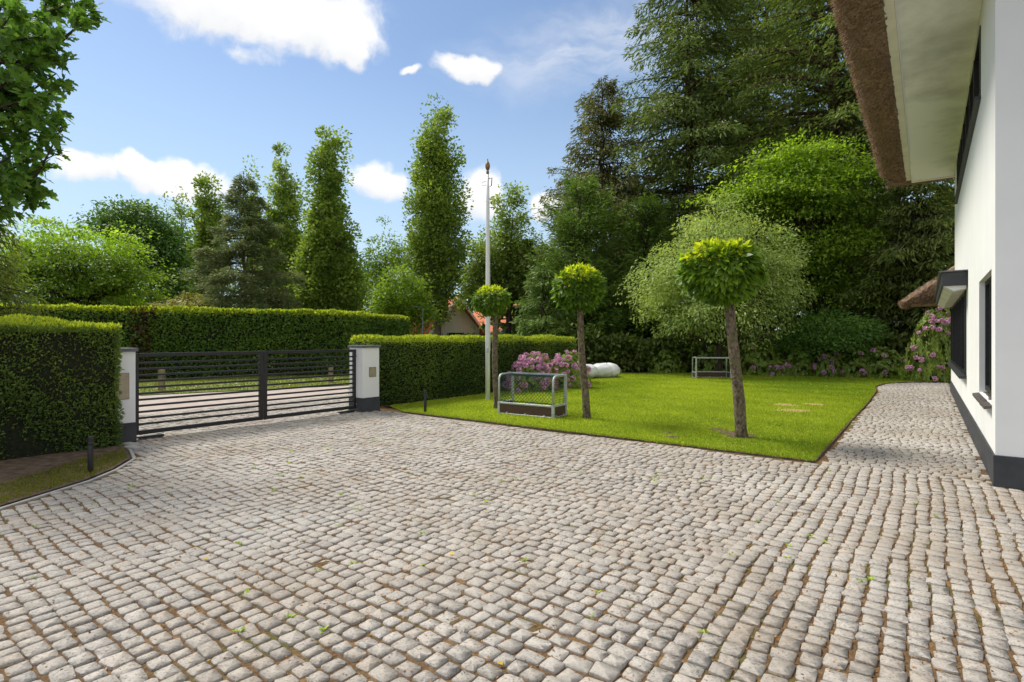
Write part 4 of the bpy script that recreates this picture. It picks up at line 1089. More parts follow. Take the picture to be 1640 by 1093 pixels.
# ------------------------------------------------------------------ hedges
def hedge(name, pts, depth, H, dens, leaf, lw, mat, tipmat, label, seed, tip_band=.10, lump=.05, topdens=1.5, ends=(True, True), copper=None, z0=0.0, round_=.12):
    """pts: front line from left to right as seen from its front; depth goes to the far side"""
    rng = np.random.default_rng(seed); w = wob(rng); w2 = wob(rng)
    r = empty(name, (pts[0][0], pts[0][1], 0)); tag(r, label, 'hedge')
    base = np.array((pts[0][0], pts[0][1], 0))
    POS, NR, UP = [], [], []
    core = MB()
    for i in range(len(pts) - 1):
        a, b = np.array(pts[i], float), np.array(pts[i + 1], float); d = b - a; L = np.linalg.norm(d); d /= L
        bk = np.array((-d[1], d[0]))
        faces = [('front', L * H, -bk), ('top', L * depth * topdens, None), ('back', L * H * .4, bk)]
        if i == 0 and ends[0]: faces.append(('l', depth * H, -d))
        if i == len(pts) - 2 and ends[1]: faces.append(('r', depth * H, d))
        for nm, area, nrm in faces:
            n = int(area * dens); u = rng.uniform(0, 1, n); v = rng.uniform(0, 1, n)
            if nm in ('front', 'back'):
                p2 = a + d * (u * L)[:, None] + (bk * depth if nm == 'back' else 0 * bk); z = v ** .95 * H
                nr = np.tile((*nrm, 0), (n, 1))
            elif nm == 'top':
                p2 = a + d * (u * L)[:, None] + bk * (v * depth)[:, None]; z = np.full(n, H); nr = np.tile((0, 0, 1.), (n, 1))
            else:
                p2 = (a if nm == 'l' else b) + bk * (u * depth)[:, None]; z = v * H; nr = np.tile((*nrm, 0), (n, 1))
            p = np.c_[p2, z]
            if nm != 'top':     # rounded shoulder
                p[:, :2] -= nr[:, :2] * (np.clip((z - (H - round_)) / round_, 0, 1) ** 2 * round_ * .6)[:, None]
            off = lump * (w(p, 2.2) + .6 * w2(p, 6.0)) - rng.exponential(.045, n) * (1 if nm != 'top' else .8) + .01
            p = p + nr * off[:, None]
            POS.append(p); NR.append(nr)
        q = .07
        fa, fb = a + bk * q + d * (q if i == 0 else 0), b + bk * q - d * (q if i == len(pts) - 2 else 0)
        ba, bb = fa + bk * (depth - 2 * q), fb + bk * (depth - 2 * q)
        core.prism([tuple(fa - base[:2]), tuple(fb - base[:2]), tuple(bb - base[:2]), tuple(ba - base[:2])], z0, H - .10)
    pos = np.concatenate(POS); nr = np.concatenate(NR); n = len(pos)
    pos[:, 2] = np.maximum(pos[:, 2], .03)
    tip = pos[:, 2] > H - tip_band + rng.normal(0, tip_band * .35, n) + .05 * w(pos, 3.0)
    ax = nr * .55 + rng.normal(0, .6, (n, 3)) + np.array((0, 0, .25)); ax[tip] += np.array((0, 0, .8))
    nn = nr * .8 + rng.normal(0, .6, (n, 3)) + np.array((0, 0, .5))
    L_ = leaf * rng.uniform(.6, 1.35, n); W_ = L_ * lw
    tint = .42 + .22 * w2(pos, 1.4) + rng.normal(0, .22, n) + .18 * (pos[:, 2] / H - .5)
    mi = np.where(tip & (rng.uniform(0, 1, n) < .9), 1, 0)
    mats = [mat, tipmat]
    if copper is not None:
        c = np.exp(-((pos[:, 0] - copper[0]) / copper[1]) ** 2) * rng.uniform(.1, 1.1, n) > .55
        mi[c] = 2; mats.append(M['L_copper'])
    me = leaf_mesh('foliage', pos - base, ax, nn, L_, W_, tint, RHOMB, mi)
    for m_ in mats: me.materials.append(m_)
    place('foliage', me, None, r)
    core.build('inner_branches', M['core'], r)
    return r


hedge('hedge', [tuple(FW(-9.2, 9.80)[:2]), tuple(FW(-4.80, 9.80)[:2])], 1.2, 1.74, 3600, .055, .34, M['L_yew'], M['L_yewtip'], 'dark clipped yew hedge at the left in front of the gate pier', 31, tip_band=.04, lump=.085, ends=(False, True))
ht0, ht1 = FW(.24, 10.55), FW(9.2, 10.55)
hedge('hedge', [tuple(ht0[:2]), tuple(ht1[:2])], .80, 1.57, 1900, .065, .36, M['L_yew'], M['L_yewtip'], 'low clipped yew hedge behind the flagpole, right of the gate', 32, tip_band=.13, lump=.045, topdens=1.3)
hedge('hedge', [(-22.5, 17.5), (-14.2, 21.0), (-7.4, 24.0), (-5.75, 30.5)], 1.4, 2.70, 600, .116, .62, M['L_beech'], M['L_yewtip'], 'tall beech hedge with pale top along the road behind the gate', 33, tip_band=.16, lump=.06, copper=(-14.3, .55))  # pale top leaves carry painted sunlight along the hedge top


# ------------------------------------------------------------------ trees
def limb_mesh(mb, a, b, r0, r1, rng, bend=.12, sides=6, seg=4):
    a, b = Vector(a), Vector(b); L = (b - a).length
    off = Vector(rng.normal(0, 1, 3)) * L * bend
    pts = []
    for i in range(seg + 1):
        s = i / seg; p = a.lerp(b, s) + off * math.sin(math.pi * s) * .5 + Vector((0, 0, -L * .10 * math.sin(math.pi * s)))
        pts.append(p)
    mb.tube(pts, [r0 + (r1 - r0) * i / seg for i in range(seg + 1)], sides)
    return pts


def crown_clusters(rng, blobs, K, shell=.5, wa=.26):
    vol = np.array([b[3] * b[4] * b[5] for b in blobs]) ** .8; vol /= vol.sum()
    which = rng.choice(len(blobs), K, p=vol); B = np.array(blobs, float)[which]
    w = wob(rng); d = rdir(rng, K)
    rad = (shell + (1 - shell) * rng.uniform(0, 1, K) ** .55) * (1 + wa * w(d * 1.6 + B[:, :3], 1.5))
    return B[:, :3] + d * rad[:, None] * B[:, 3:6], d


def broadleaf(name, label, loc, blobs, K, per, leaf, lw, mats, barkm, trunk, seed, spread=.45, flat=.55, shell=.45, droop=.25, limbs=26, tpl=RHOMB, category='tree', group=None, tipfrac=0.0, fork=None, up=.7, bright=0.0, wa=.26):
    """trunk: list of (dx,dy,z,radius)"""
    rng = np.random.default_rng(seed)
    r = empty(name, (loc[0], loc[1], 0)); tag(r, label, category, group)
    mb = MB(); tp = [Vector((t[0], t[1], t[2])) for t in trunk]
    # wander a little between the given points
    pts, rad = [], []
    for i in range(len(tp) - 1):
        m = 5
        for j in range(m):
            s = j / m; p = tp[i].lerp(tp[i + 1], s); rr = trunk[i][3] + (trunk[i + 1][3] - trunk[i][3]) * s
            pts.append(p + Vector((rng.normal(0, .05 * rr), rng.normal(0, .05 * rr), 0)) * (0 if (i == 0 and j == 0) else 1)); rad.append(rr * (1 + rng.normal(0, .05)))
    pts.append(tp[-1]); rad.append(trunk[-1][3])
    pts[0].z -= .08; rad[0] *= 1.25
    mb.tube(pts, rad, 12)
    mb.build('trunk', barkm, r, smooth=True)
    C, cd = crown_clusters(rng, blobs, K, shell, wa)
    if limbs:
        lb = MB(); top = tp[-1]; zmin = trunk[0][2]
        sel = rng.choice(K, min(limbs, K), replace=False)
        for q in sel:
            c = Vector(C[q]); s = rng.uniform(.55, 1.0)
            i = max(1, min(len(pts) - 1, int(s * (len(pts) - 1)))); a = pts[i]
            if a.z > c.z + .5: a = pts[max(1, i // 2)]
            rr = min(rad[i] * .55, .02 + (c - a).length * .018)
            limb_mesh(lb, a, a.lerp(c, .95), rr, rr * .25, rng)
        lb.build('limbs', barkm, r, smooth=True)
    n = K * per; ci = np.repeat(np.arange(K), per)
    csz = rng.uniform(.5, 1.5, K)[ci]
    g = rng.normal(0, 1, (n, 3)); g *= (np.minimum(1, 1.75 / np.linalg.norm(g, axis=1)))[:, None]; g *= spread * csz[:, None]; g[:, 2] *= flat
    out = unit(cd * np.array((1, 1, .5)))[ci]
    # clusters hang a little at their outer side
    dist = (g * out).sum(1); g[:, 2] -= np.maximum(dist, 0) * droop
    pos = C[ci] + g
    pos[:, 2] = np.maximum(pos[:, 2], .15)
    ax = out * .7 + rng.normal(0, .55, (n, 3)) + unit(g) * .4; ax[:, 2] -= droop
    nn = rng.normal(0, .45, (n, 3)) + out * .35; nn[:, 2] += up
    ctint = rng.normal(0, .14, K)[ci]
    tint = .45 + bright + ctint + rng.normal(0, .17, n)
    L_ = leaf * rng.uniform(.65, 1.35, n)
    mi = None
    if len(mats) > 1:
        zc = C[:, 2]; hi = np.quantile(zc, 1 - tipfrac)
        mi = ((pos[:, 2] + rng.normal(0, spread * .5, n)) > hi).astype(int)
    me = leaf_mesh('crown', pos, ax, nn, L_, L_ * lw, tint, tpl, mi)
    for m_ in mats: me.materials.append(m_)
    place('crown', me, None, r)
    return r


def conifer(name, label, loc, H, z_lo, rmax, nb, per, leaf, lw, mats, barkm, tr, seed, prof=None, droop=.35, rise=.1, hang=.6, side=.42, dens_pow=.7, group=None, whorl=False, gap=0.0, thick=.18, tilt=0):
    rng = np.random.default_rng(seed)
    r = empty(name, (loc[0], loc[1], 0)); tag(r, label, 'tree', group)
    mb = MB(); k = 14; pts = [(rng.normal(0, .03) * i * .3, rng.normal(0, .03) * i * .3, -.1 + (H + .1) * i / k) for i in range(k + 1)]
    mb.tube(pts, [tr * (1 - .93 * (i / k) ** .9) * (1.3 if i == 0 else 1) for i in range(k + 1)], 11)
    lb = mb; POS, AX, NN, TI = [], [], [], []
    zs = np.sort(rng.uniform(0, 1, nb) ** 1.05)
    if whorl: zs = np.round(zs * 16) / 16 + rng.normal(0, .006, nb)
    for s in zs:
        s = float(np.clip(s, 0, .995))
        z = z_lo + (H - z_lo) * s
        Rr = rmax * (prof(s) if prof else (1 - s) ** .8) * rng.uniform(.5, 1.15)
        if rng.uniform() < gap: continue
        az = rng.uniform(0, 2 * math.pi); dv = np.array((math.cos(az), math.sin(az), 0)); sv = np.array((-dv[1], dv[0], 0))
        ri = rise * (1 + 1.5 * s) + rng.normal(0, .08)
        m = max(8, int(per * (Rr / rmax) ** 1.15))
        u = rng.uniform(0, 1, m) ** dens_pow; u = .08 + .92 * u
        lat = rng.normal(0, 1, m) * side * Rr * (1.05 - u) ** .6 * .55 * np.minimum(1, u * 3)
        zc = z + Rr * (ri * u - droop * u ** 2)
        p = dv * (u * Rr)[:, None] + sv * lat[:, None]
        p[:, 2] = zc - np.abs(lat) * .30 - math.copysign(1, hang) * rng.exponential(abs(hang) * .22, m) + rng.normal(0, thick * .4, m)
        POS.append(p)
        a = dv * .7 + sv * np.sign(lat)[:, None] * .6 + rng.normal(0, .35, (m, 3)); a[:, 2] -= hang
        AX.append(a); q = rng.normal(0, .5, (m, 3)); q[:, 2] += .8; NN.append(q)
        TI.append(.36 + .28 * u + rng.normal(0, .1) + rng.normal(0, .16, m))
        # branch
        b = [Vector((*(dv[:2] * Rr * v), z + Rr * (ri * v - droop * v * v))) for v in (0, .33, .66, .97)]
        r0 = max(.012, min(tr * .28, Rr * .018)); lb.tube(b, [r0, r0 * .8, r0 * .5, r0 * .15], 5, False)
    lb.build('trunk', barkm, r, smooth=True)
    pos = np.concatenate(POS); ax = np.concatenate(AX); nn = np.concatenate(NN); ti = np.concatenate(TI); n = len(pos)
    pos[:, 2] = np.maximum(pos[:, 2], .1)
    L_ = leaf * rng.uniform(.6, 1.4, n)
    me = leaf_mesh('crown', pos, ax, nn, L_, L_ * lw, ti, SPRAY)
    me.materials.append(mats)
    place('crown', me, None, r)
    return r


# three clipped globe trees --------------------------------------------------
def globe_tree(px, py, tx, ty, cx, cy0, cy1, rx, label, n, leaf, seed, tr, as_parts=0):
    rng = np.random.default_rng(seed); b = G(px, py); Y = b.y
    r = empty('globe_tree', (b.x, b.y, 0)); tag(r, label, 'tree', 'globe trees planted along the lawn edge')
    top = Vector((P(tx, Y).x - b.x, 0, ZP(ty, Y))); c = Vector((P(cx, Y).x - b.x, 0, (ZP(cy0, Y) + ZP(cy1, Y)) / 2))
    rz = (ZP(cy0, Y) - ZP(cy1, Y)) / 2; rr = rx / F_PX * Y
    mb = MB(); pts, rad = [], []
    for i in range(13):
        s = i / 12; p = Vector((0, 0, -.05)).lerp(top + Vector((0, 0, .15)), s) + Vector((.02 * math.sin(s * 5 + seed), 0.02 * math.cos(s * 4), 0)) * min(1, s * 4)
        pts.append(p); rad.append(tr * (1.0 - .22 * s) * (1.25 if i == 0 else 1) * (1 + rng.normal(0, .03)) * (1.12 if i > 11 else 1))
    mb.tube(pts, rad, 14); mb.build('trunk', M['bark'], r, smooth=True)
    lb = MB()
    for _ in range(22):
        d = rdir(rng, 1)[0]; d[2] = abs(d[2]) * .8 + .05
        limb_mesh(lb, pts[-2], c + Vector(d * np.array((rr, rr, rz))) * .82, tr * .22, .006, rng, .08, 5, 3)
    lb.build('limbs', M['bark'], r, smooth=True)
    d = rdir(rng, n); w = wob(rng)
    q = (1 + .10 * w(d, 3.2) + .07 * w(d, 9)) * (1 - rng.exponential(.09, n))
    pos = np.array(c) + d * q[:, None] * np.array((rr, rr, rz)) * np.where(d[:, 2:3] < -.3, .93, 1.0)
    outw = d.copy()
    ax = outw * .55 + rng.normal(0, .38, (n, 3)); ax[:, 2] -= .85 - .75 * np.clip(d[:, 2], 0, 1)
    ax[:, :2] += outw[:, :2] * .35
    nn = outw + rng.normal(0, .42, (n, 3)); nn[:, 2] += .35
    tipm = (d[:, 2] * 1.0 + rng.normal(0, .16, n) - .1 * d[:, 0]) > .60  # yellower on top and left: fresh leaves plus painted sunlight
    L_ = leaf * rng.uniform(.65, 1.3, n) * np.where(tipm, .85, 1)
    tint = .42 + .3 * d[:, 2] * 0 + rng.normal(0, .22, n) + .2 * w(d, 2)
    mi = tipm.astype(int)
    order = np.argsort(d[:, 1] - q * 2)       # outermost, viewer side first
    single = order[:as_parts]; rest = np.setdiff1d(np.arange(n), single)
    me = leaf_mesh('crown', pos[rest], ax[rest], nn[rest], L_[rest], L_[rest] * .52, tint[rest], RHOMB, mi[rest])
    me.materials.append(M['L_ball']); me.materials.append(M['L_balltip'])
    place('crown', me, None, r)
    if as_parts:
        lm = []
        for k, mt in enumerate(('L_ball', 'L_balltip')):
            for tv in (.1, .3, .5, .7, .9):
                m_ = np_mesh('leaf', RHOMB[0] * np.array((1, .52, 1)), RHOMB[1], tint=[tv, tv]); m_.materials.append(M[mt]); lm.append(m_)
        for i in single:
            a = unit(ax[i]); s = unit(np.cross(nn[i], a)); z = np.cross(a, s)
            o = place('leaf', lm[mi[i] * 5 + int(np.clip(tint[i] * 5, 0, 4))], None, r)
            mt = Matrix(((a[0], s[0], z[0], pos[i][0]), (a[1], s[1], z[1], pos[i][1]), (a[2], s[2], z[2], pos[i][2]), (0, 0, 0, 1)))
            o.matrix_local = mt @ Matrix.Scale(float(L_[i]), 4)
    return r


globe_tree(1188, 702, 1167, 478, 1154, 388, 483, 58, 'largest globe tree with leaning trunk, nearest the house', 3900, .135, 51, .090, 300)
globe_tree(940, 672, 928, 493, 927, 429, 496, 37, 'middle globe tree with straight trunk, right of the netted goal', 2700, .118, 52, .076)
globe_tree(796, 656, 792, 502, 787, 460, 503, 27, 'smallest globe tree, trunk beside the netted goal and flagpole', 1700, .105, 53, .070)


# near oak reaching in from the left -----------------------------------------
def near_oak():
    rng = np.random.default_rng(61)
    base = Vector((-10.2, 8.2, 0)); r = empty('oak_tree', base)
    tag(r, 'lobed-leaved oak branches hanging in from the top left corner', 'tree')
    MB().tube([(0, 0, -.1), (.1, 0, 1.5), (0, .1, 3.5), (.2, .1, 6), (.1, .2, 9)], [.36, .28, .25, .2, .1], 14).build('trunk', M['bark_d'], r, smooth=True)
    lb = MB()
    ends = [(148, 18, 7.6), (125, 42, 7.5), (100, 92, 7.4), (90, 118, 7.7), (98, 205, 7.6), (84, 250, 8.2), (68, 300, 8.3), (120, 5, 7.9), (80, 80, 7.3), (85, 222, 7.9), (50, 310, 8.0), (60, 60, 7.0), (40, 160, 7.0), (20, 250, 7.2), (5, 320, 7.4), (90, 10, 8.2), (20, 20, 6.8),
            (60, 205, 7.8), (-40, 120, 7.5), (-60, 280, 7.4), (50, 120, 8.6), (0, 90, 8.4), (-20, 200, 8.6), (30, -60, 7.8), (110, -50, 8.0),
            (80, 150, 7.6), (85, 175, 8.4), (-30, 330, 7.8), (30, 60, 7.4), (15, 130, 7.6), (40, 280, 7.9), (10, 180, 7.8), (50, 30, 7.8), (-10, 10, 7.2), (-20, 260, 7.6)]
    OUT_Y, OUT_X = [-200, 0, 45, 75, 120, 200, 225, 300, 345, 400], [260, 158, 160, 112, 110, 118, 104, 98, 40, -60]   # how far the real tree reaches at each height
    POS, AX, NN = [], [], []
    for (px, py, Y) in ends:
        p = P(px, Y, ZP(py, Y)) - base; a = Vector((0, 0, rng.uniform(3.2, 6.5))); d = (p - a).normalized()
        pts = limb_mesh(lb, a, p, .06, .008, rng, .10, 6, 6)
        for sg in range(2, 7):
            for _ in range(4 if sg > 2 else 3):
                td = (d * .8 + Vector(rng.normal(0, .75, 3)) * .9 + Vector((0, 0, -.15))).normalized(); ln = rng.uniform(.25, .55) * (1.1 if sg < 6 else .7)
                q0 = pts[sg] if sg == 6 else pts[sg].lerp(pts[sg + 1], rng.uniform(0, 1)); q1 = q0 + td * ln
                e_ = q1 + base; ex, ey = CX + F_PX * e_.x / e_.y, HY - F_PX * (e_.z - HC) / e_.y
                if ex > np.interp(ey, OUT_Y, OUT_X): continue
                lb.tube([q0, q0.lerp(q1, .5), q1], [.006, .004, .002], 4, False)
                k = int(rng.integers(9, 16)); u = rng.uniform(.25, 1.05, k)
                sd = np.cross(np.array(td), rdir(rng, 1)[0]); sd /= np.linalg.norm(sd)
                POS.append(np.array(q0) + np.array(q1 - q0) * u[:, None] + rng.normal(0, .022, (k, 3)))
                AX.append(np.array(td) * .7 + sd * rng.choice([-1, 1], k)[:, None] * .8 + rng.normal(0, .35, (k, 3)) + np.array((0, 0, -.25)))
                qn = rng.normal(0, .5, (k, 3)); qn[:, 2] += .8; qn[:, 1] -= .3; NN.append(qn)
    lb.build('limbs', M['bark_d'], r, smooth=True)
    pos = np.concatenate(POS); ax = np.concatenate(AX); nn = np.concatenate(NN); n = len(pos)
    # photograph's outline: nothing reaches right of it
    wp = pos + np.array(base); px = CX + F_PX * wp[:, 0] / wp[:, 1]; py = HY - F_PX * (wp[:, 2] - HC) / wp[:, 1]
    keep = px < np.interp(py, OUT_Y, OUT_X) + 14; pos, ax, nn, wp, px, py = pos[keep], ax[keep], nn[keep], wp[keep], px[keep], py[keep]; n = len(pos)
    L_ = .135 * rng.uniform(.6, 1.3, n); tint = np.clip(.42 + rng.normal(0, .22, n), 0, 1)
    inside = (px > -5) & (py > -5) & (py < 700)
    sel = np.where(inside)[0]; sel = sel[np.argsort(wp[sel, 1])][:300]
    rest = np.setdiff1d(np.arange(n), sel)
    me = leaf_mesh('crown', pos[rest], ax[rest], nn[rest], L_[rest], L_[rest] * .62, tint[rest], LOBED); me.materials.append(M['L_oak']); place('crown', me, None, r)
    lm = []
    for tv in (.1, .3, .5, .7, .9):
        m_ = np_mesh('leaf', LOBED[0] * np.array((1, .62, 1)), LOBED[1], tint=[tv] * len(LOBED[1])); m_.materials.append(M['L_oak']); lm.append(m_)
    for i in sel:
        a = unit(ax[i]); s = unit(np.cross(nn[i], a)); z = np.cross(a, s)
        o = place('leaf', lm[int(np.clip(tint[i] * 5, 0, 4))], None, r)
        o.matrix_local = Matrix(((a[0], s[0], z[0], pos[i][0]), (a[1], s[1], z[1], pos[i][1]), (a[2], s[2], z[2], pos[i][2]), (0, 0, 0, 1))) @ Matrix.Scale(float(L_[i]), 4)


near_oak()


# helper: crown blob from picture measures at depth Y relative to a base
def blob(base, px, py, Y, rx, ry, deep=1.0):
    p = P(px, Y, ZP(py, Y)); a = rx / F_PX * Y; b = ry / F_PX * Y
    return (p.x - base.x, p.y - base.y, p.z, a, a * deep, b)


# left background -------------------------------------------------------------
Y = 36; b = P(150, Y)
broadleaf('maple_tree', 'bright green spreading maple behind the tall hedge at left', b,
          [blob(b, 60, 400, Y, 60, 55), blob(b, 130, 400, Y, 75, 60), blob(b, 190, 420, Y, 55, 55), blob(b, 110, 460, Y, 110, 45), blob(b, 215, 460, Y, 42, 35), blob(b, 15, 440, Y, 50, 60)],
          260, 105, .21, .6, [M['L_mapled'], M['L_maple']], M['bark_d'], [(0, 0, 0, .3), (.1, 0, 3, .22), (-.2, 0, 6, .12)], 71, spread=.78, flat=.26, shell=.3, droop=.4, limbs=60, tipfrac=.22)
Y = 50; b = P(225, Y)
broadleaf('lime_tree', 'dense dark green domed tree behind the bright maple', b,
          [blob(b, 225, 375, Y, 55, 48), blob(b, 205, 350, Y, 42, 30), blob(b, 255, 410, Y, 34, 50), blob(b, 225, 450, Y, 60, 45)],
          260, 80, .30, .6, [M['L_dark']], M['bark_d'], [(0, 0, 0, .35), (.1, 0, 5, .25), (0, 0, 9, .1)], 72, spread=.75, flat=.5, droop=.45, limbs=24)
Y = 13; b = P(5, Y)
conifer('yew_tree', 'dark drooping conifer between near hedge and maple at the left edge', P(-25, 12.5), 4.9, .6, 1.6, 150, 110, .16, .22, M['L_hem'], M['bark_d'], .12, 73, prof=lambda s: (1 - s) ** .55, droop=.35, hang=.9)


def spire(name, px, Yd, ytop, ybase, half, label, seed, K, per, side=None, lift=1.5, leaf=.26, full=1.0):
    b = P(px, Yd); H = ZP(ytop, Yd); w = half / F_PX * Yd
    bl = []
    m = 13
    for i in range(m):
        s = i / (m - 1); z = lift + (H - lift) * (.08 + .90 * s)
        rr = w * (min(1, .62 + 1.3 * s) if s < .35 else 1.0) * (1 - max(0, s - .45) / .55 * .66)
        bl.append((.12 * w * math.sin(i * 2.3 + seed), 0, z, rr * .92, rr * .9, (H - lift) * .075))
    for (dx, zt, ww) in side or []:
        zt = ZP(zt, Yd); dx = dx / F_PX * Yd; ww = ww / F_PX * Yd
        for i in range(7):
            s = i / 6; z = lift + 1 + (zt - lift - 1) * (.1 + .86 * s); rr = ww * (1 - max(0, s - .4) * 1.25)
            bl.append((dx, 0, z, rr, rr, (zt - lift) * .11))
    return broadleaf(name, label, b, bl, K, per, leaf, .62, [M['L_poplar']], M['bark_p'], [(0, 0, 0, .30), (.05, 0, H * .35, .22), (0, 0, H * .9, .05)], seed,
                     spread=.46, flat=1.0, shell=.30, droop=-.1, limbs=46, group='columnar trees along the skyline', up=.3, wa=.12)


spire('columnar_tree', 700, 40, 180, 535, 50, 'tallest columnar tree standing alone left of the flagpole', 81, 300, 140, leaf=.22, lift=3.0)
spire('columnar_tree', 527, 45, 212, 510, 40, 'broad columnar tree with side spires right of the brown pine', 82, 320, 120, side=[(-28, 330, 20), (26, 390, 22), (-46, 380, 20)], leaf=.27)
spire('columnar_tree', 456, 52, 248, 500, 33, 'columnar tree second from the tallest pair, directly right of the pine', 83, 220, 100, side=[(12, 300, 16)], leaf=.29)
spire('columnar_tree', 333, 56, 292, 470, 32, 'columnar tree rising just left of the brown pine', 84, 190, 90, leaf=.30)
spire('columnar_tree', 405, 60, 280, 470, 14, 'slim columnar tip showing directly behind the pine top', 85, 140, 34, leaf=.30)
spire('columnar_tree', 291, 66, 323, 470, 13, 'small distant columnar tree right of the domed tree', 86, 130, 30, leaf=.32)
spire('columnar_tree', 264, 70, 332, 470, 12, 'smallest distant columnar tree touching the domed tree', 87, 100, 30, leaf=.32)

Y = 38; b = P(391, Y)
conifer('pine_tree', 'grey green pine with bare lower trunk behind the tall hedge', b, ZP(282, Y), 4.0, 4.1, 150, 560, .30, .19, M['L_pine'], M['bark_p'], .22, 74,
        prof=lambda s: (1 - s) ** .78 * (1.0 if s > .12 else .8 + 1.6 * s) + .05, droop=.10, rise=.06, hang=.05, side=.62, whorl=True, gap=.10, thick=.32, dens_pow=.55)
Y = 34; b = P(300, Y)
conifer('larch_tree', 'low spreading yellow green conifer under the brown pine', b, 4.6, .8, 4.2, 90, 170, .30, .2, M['L_larch'], M['bark_d'], .14, 75, prof=lambda s: (1 - s) ** .55, droop=.28, hang=.5)

Y = 48; b = P(618, Y)
broadleaf('ash_tree', 'light airy green tree between the two big columnar trees', b,
          [blob(b, 620, 400, Y, 32, 42), blob(b, 640, 440, Y, 40, 50), blob(b, 600, 470, Y, 42, 40), blob(b, 630, 490, Y, 60, 35)],
          200, 60, .24, .5, [M['L_mapled']], M['bark_d'], [(0, 0, 0, .22), (0, 0, 5, .15), (0, 0, 9, .05)], 91, spread=.5, flat=.7, limbs=30)
Y = 34; b = P(652, Y)
broadleaf('young_maple', 'fresh green low tree beside the end of the tall hedge', b,
          [blob(b, 645, 470, Y, 36, 40), blob(b, 625, 495, Y, 30, 30), blob(b, 668, 500, Y, 26, 28)],
          220, 34, .19, .6, [M['L_mapled']], M['bark_d'], [(0, 0, 0, .12), (0, 0, 2, .1), (0, 0, 4, .04)], 92, spread=.4, flat=.6, limbs=18)
Y = 44; b = P(812, Y)
broadleaf('lime_tree', 'mid green tall tree directly behind the flagpole', b,
          [blob(b, 815, 340, Y, 26, 42), blob(b, 825, 395, Y, 38, 45), blob(b, 795, 420, Y, 40, 45), blob(b, 838, 440, Y, 36, 40), blob(b, 772, 455, Y, 36, 34), blob(b, 750, 470, Y, 16, 20), blob(b, 770, 420, Y, 30, 40)],
          330, 70, .23, .58, [M['L_mapo']], M['bark_d'], [(0, 0, 0, .28), (.2, 0, 4, .2), (0, 0, 10, .07)], 93, spread=.5, flat=.6, limbs=34, bright=.2)
Y = 62; b = P(560, Y)
broadleaf('oak_tree', 'dark round tree low between the columnar trees', b, [blob(b, 560, 440, Y, 50, 40), blob(b, 590, 460, Y, 40, 40), blob(b, 510, 470, Y, 60, 30), blob(b, 430, 470, Y, 60, 34)],
          260, 34, .36, .6, [M['L_dark']], M['bark_d'], [(0, 0, 0, .3), (0, 0, 5, .2), (0, 0, 8, .08)], 94, spread=.7, limbs=0)


def undergrowth(name, line, hgt, n, leaf, mat, label, seed, depth=4.0):
    """a far wood's edge that reads as one dark mass"""
    rng = np.random.default_rng(seed); L = np.array(line, float); w = wob(rng)
    u = rng.uniform(0, len(L) - 1.001, n); i = u.astype(int); f = (u - i)[:, None]
    p2 = L[i] * (1 - f) + L[i + 1] * f + rng.normal(0, depth * .35, (n, 2))
    q = np.c_[p2, np.zeros(n)]
    hh = hgt * (.78 + .3 * w(q, .30) + .16 * w(q, 1.1))
    z = hh * (1 - rng.uniform(0, 1, n) ** 1.6)
    pos = np.c_[p2, np.maximum(z, .2)]
    ax = rng.normal(0, .6, (n, 3)); ax[:, 2] -= .1; nn = rng.normal(0, .5, (n, 3)); nn[:, 2] += .6; nn[:, 1] -= .3
    L_ = leaf * rng.uniform(.6, 1.4, n)
    o = place(name, leaf_mesh(name, pos, ax, nn, L_, L_ * .6, .4 + .25 * w(q, .8) + rng.normal(0, .18, n)), mat)
    tag(o, label, 'woodland', kind='stuff')


undergrowth('distant_woodland', [(-110, 62), (-60, 70), (-30, 74), (0, 76), (12, 72)], 7.5, 15000, .75, M['L_dark'], 'distant green woodland along the left skyline', 101, 5)
undergrowth('shrubbery', [(-9, 41), (-5, 40), (2, 40)], 2.2, 5000, .22, M['L_dark'], 'low dark shrubs in front of the far house', 102, 1.6)
undergrowth('distant_woodland', [(0, 46), (10, 44), (25, 40), (38, 34), (48, 22)], 11, 32000, .70, M['L_hem'], 'dark woodland closing the view behind the conifers', 103, 4)
undergrowth('shrubbery', [(2.2, 25.6), (6, 26.2), (11, 25), (16, 23.4), (21, 21.5), (27, 20)], 3.0, 22000, .20, M['L_hem'], 'deep dark shrubbery under the conifers behind the lawn', 104, 2.0)

# far house with orange roofs
Y = 50
hb = P(760, Y); r = empty('far_house', (hb.x, hb.y, 0)); tag(r, 'far house with orange tiled roofs and cream walls behind the low hedge', 'house')


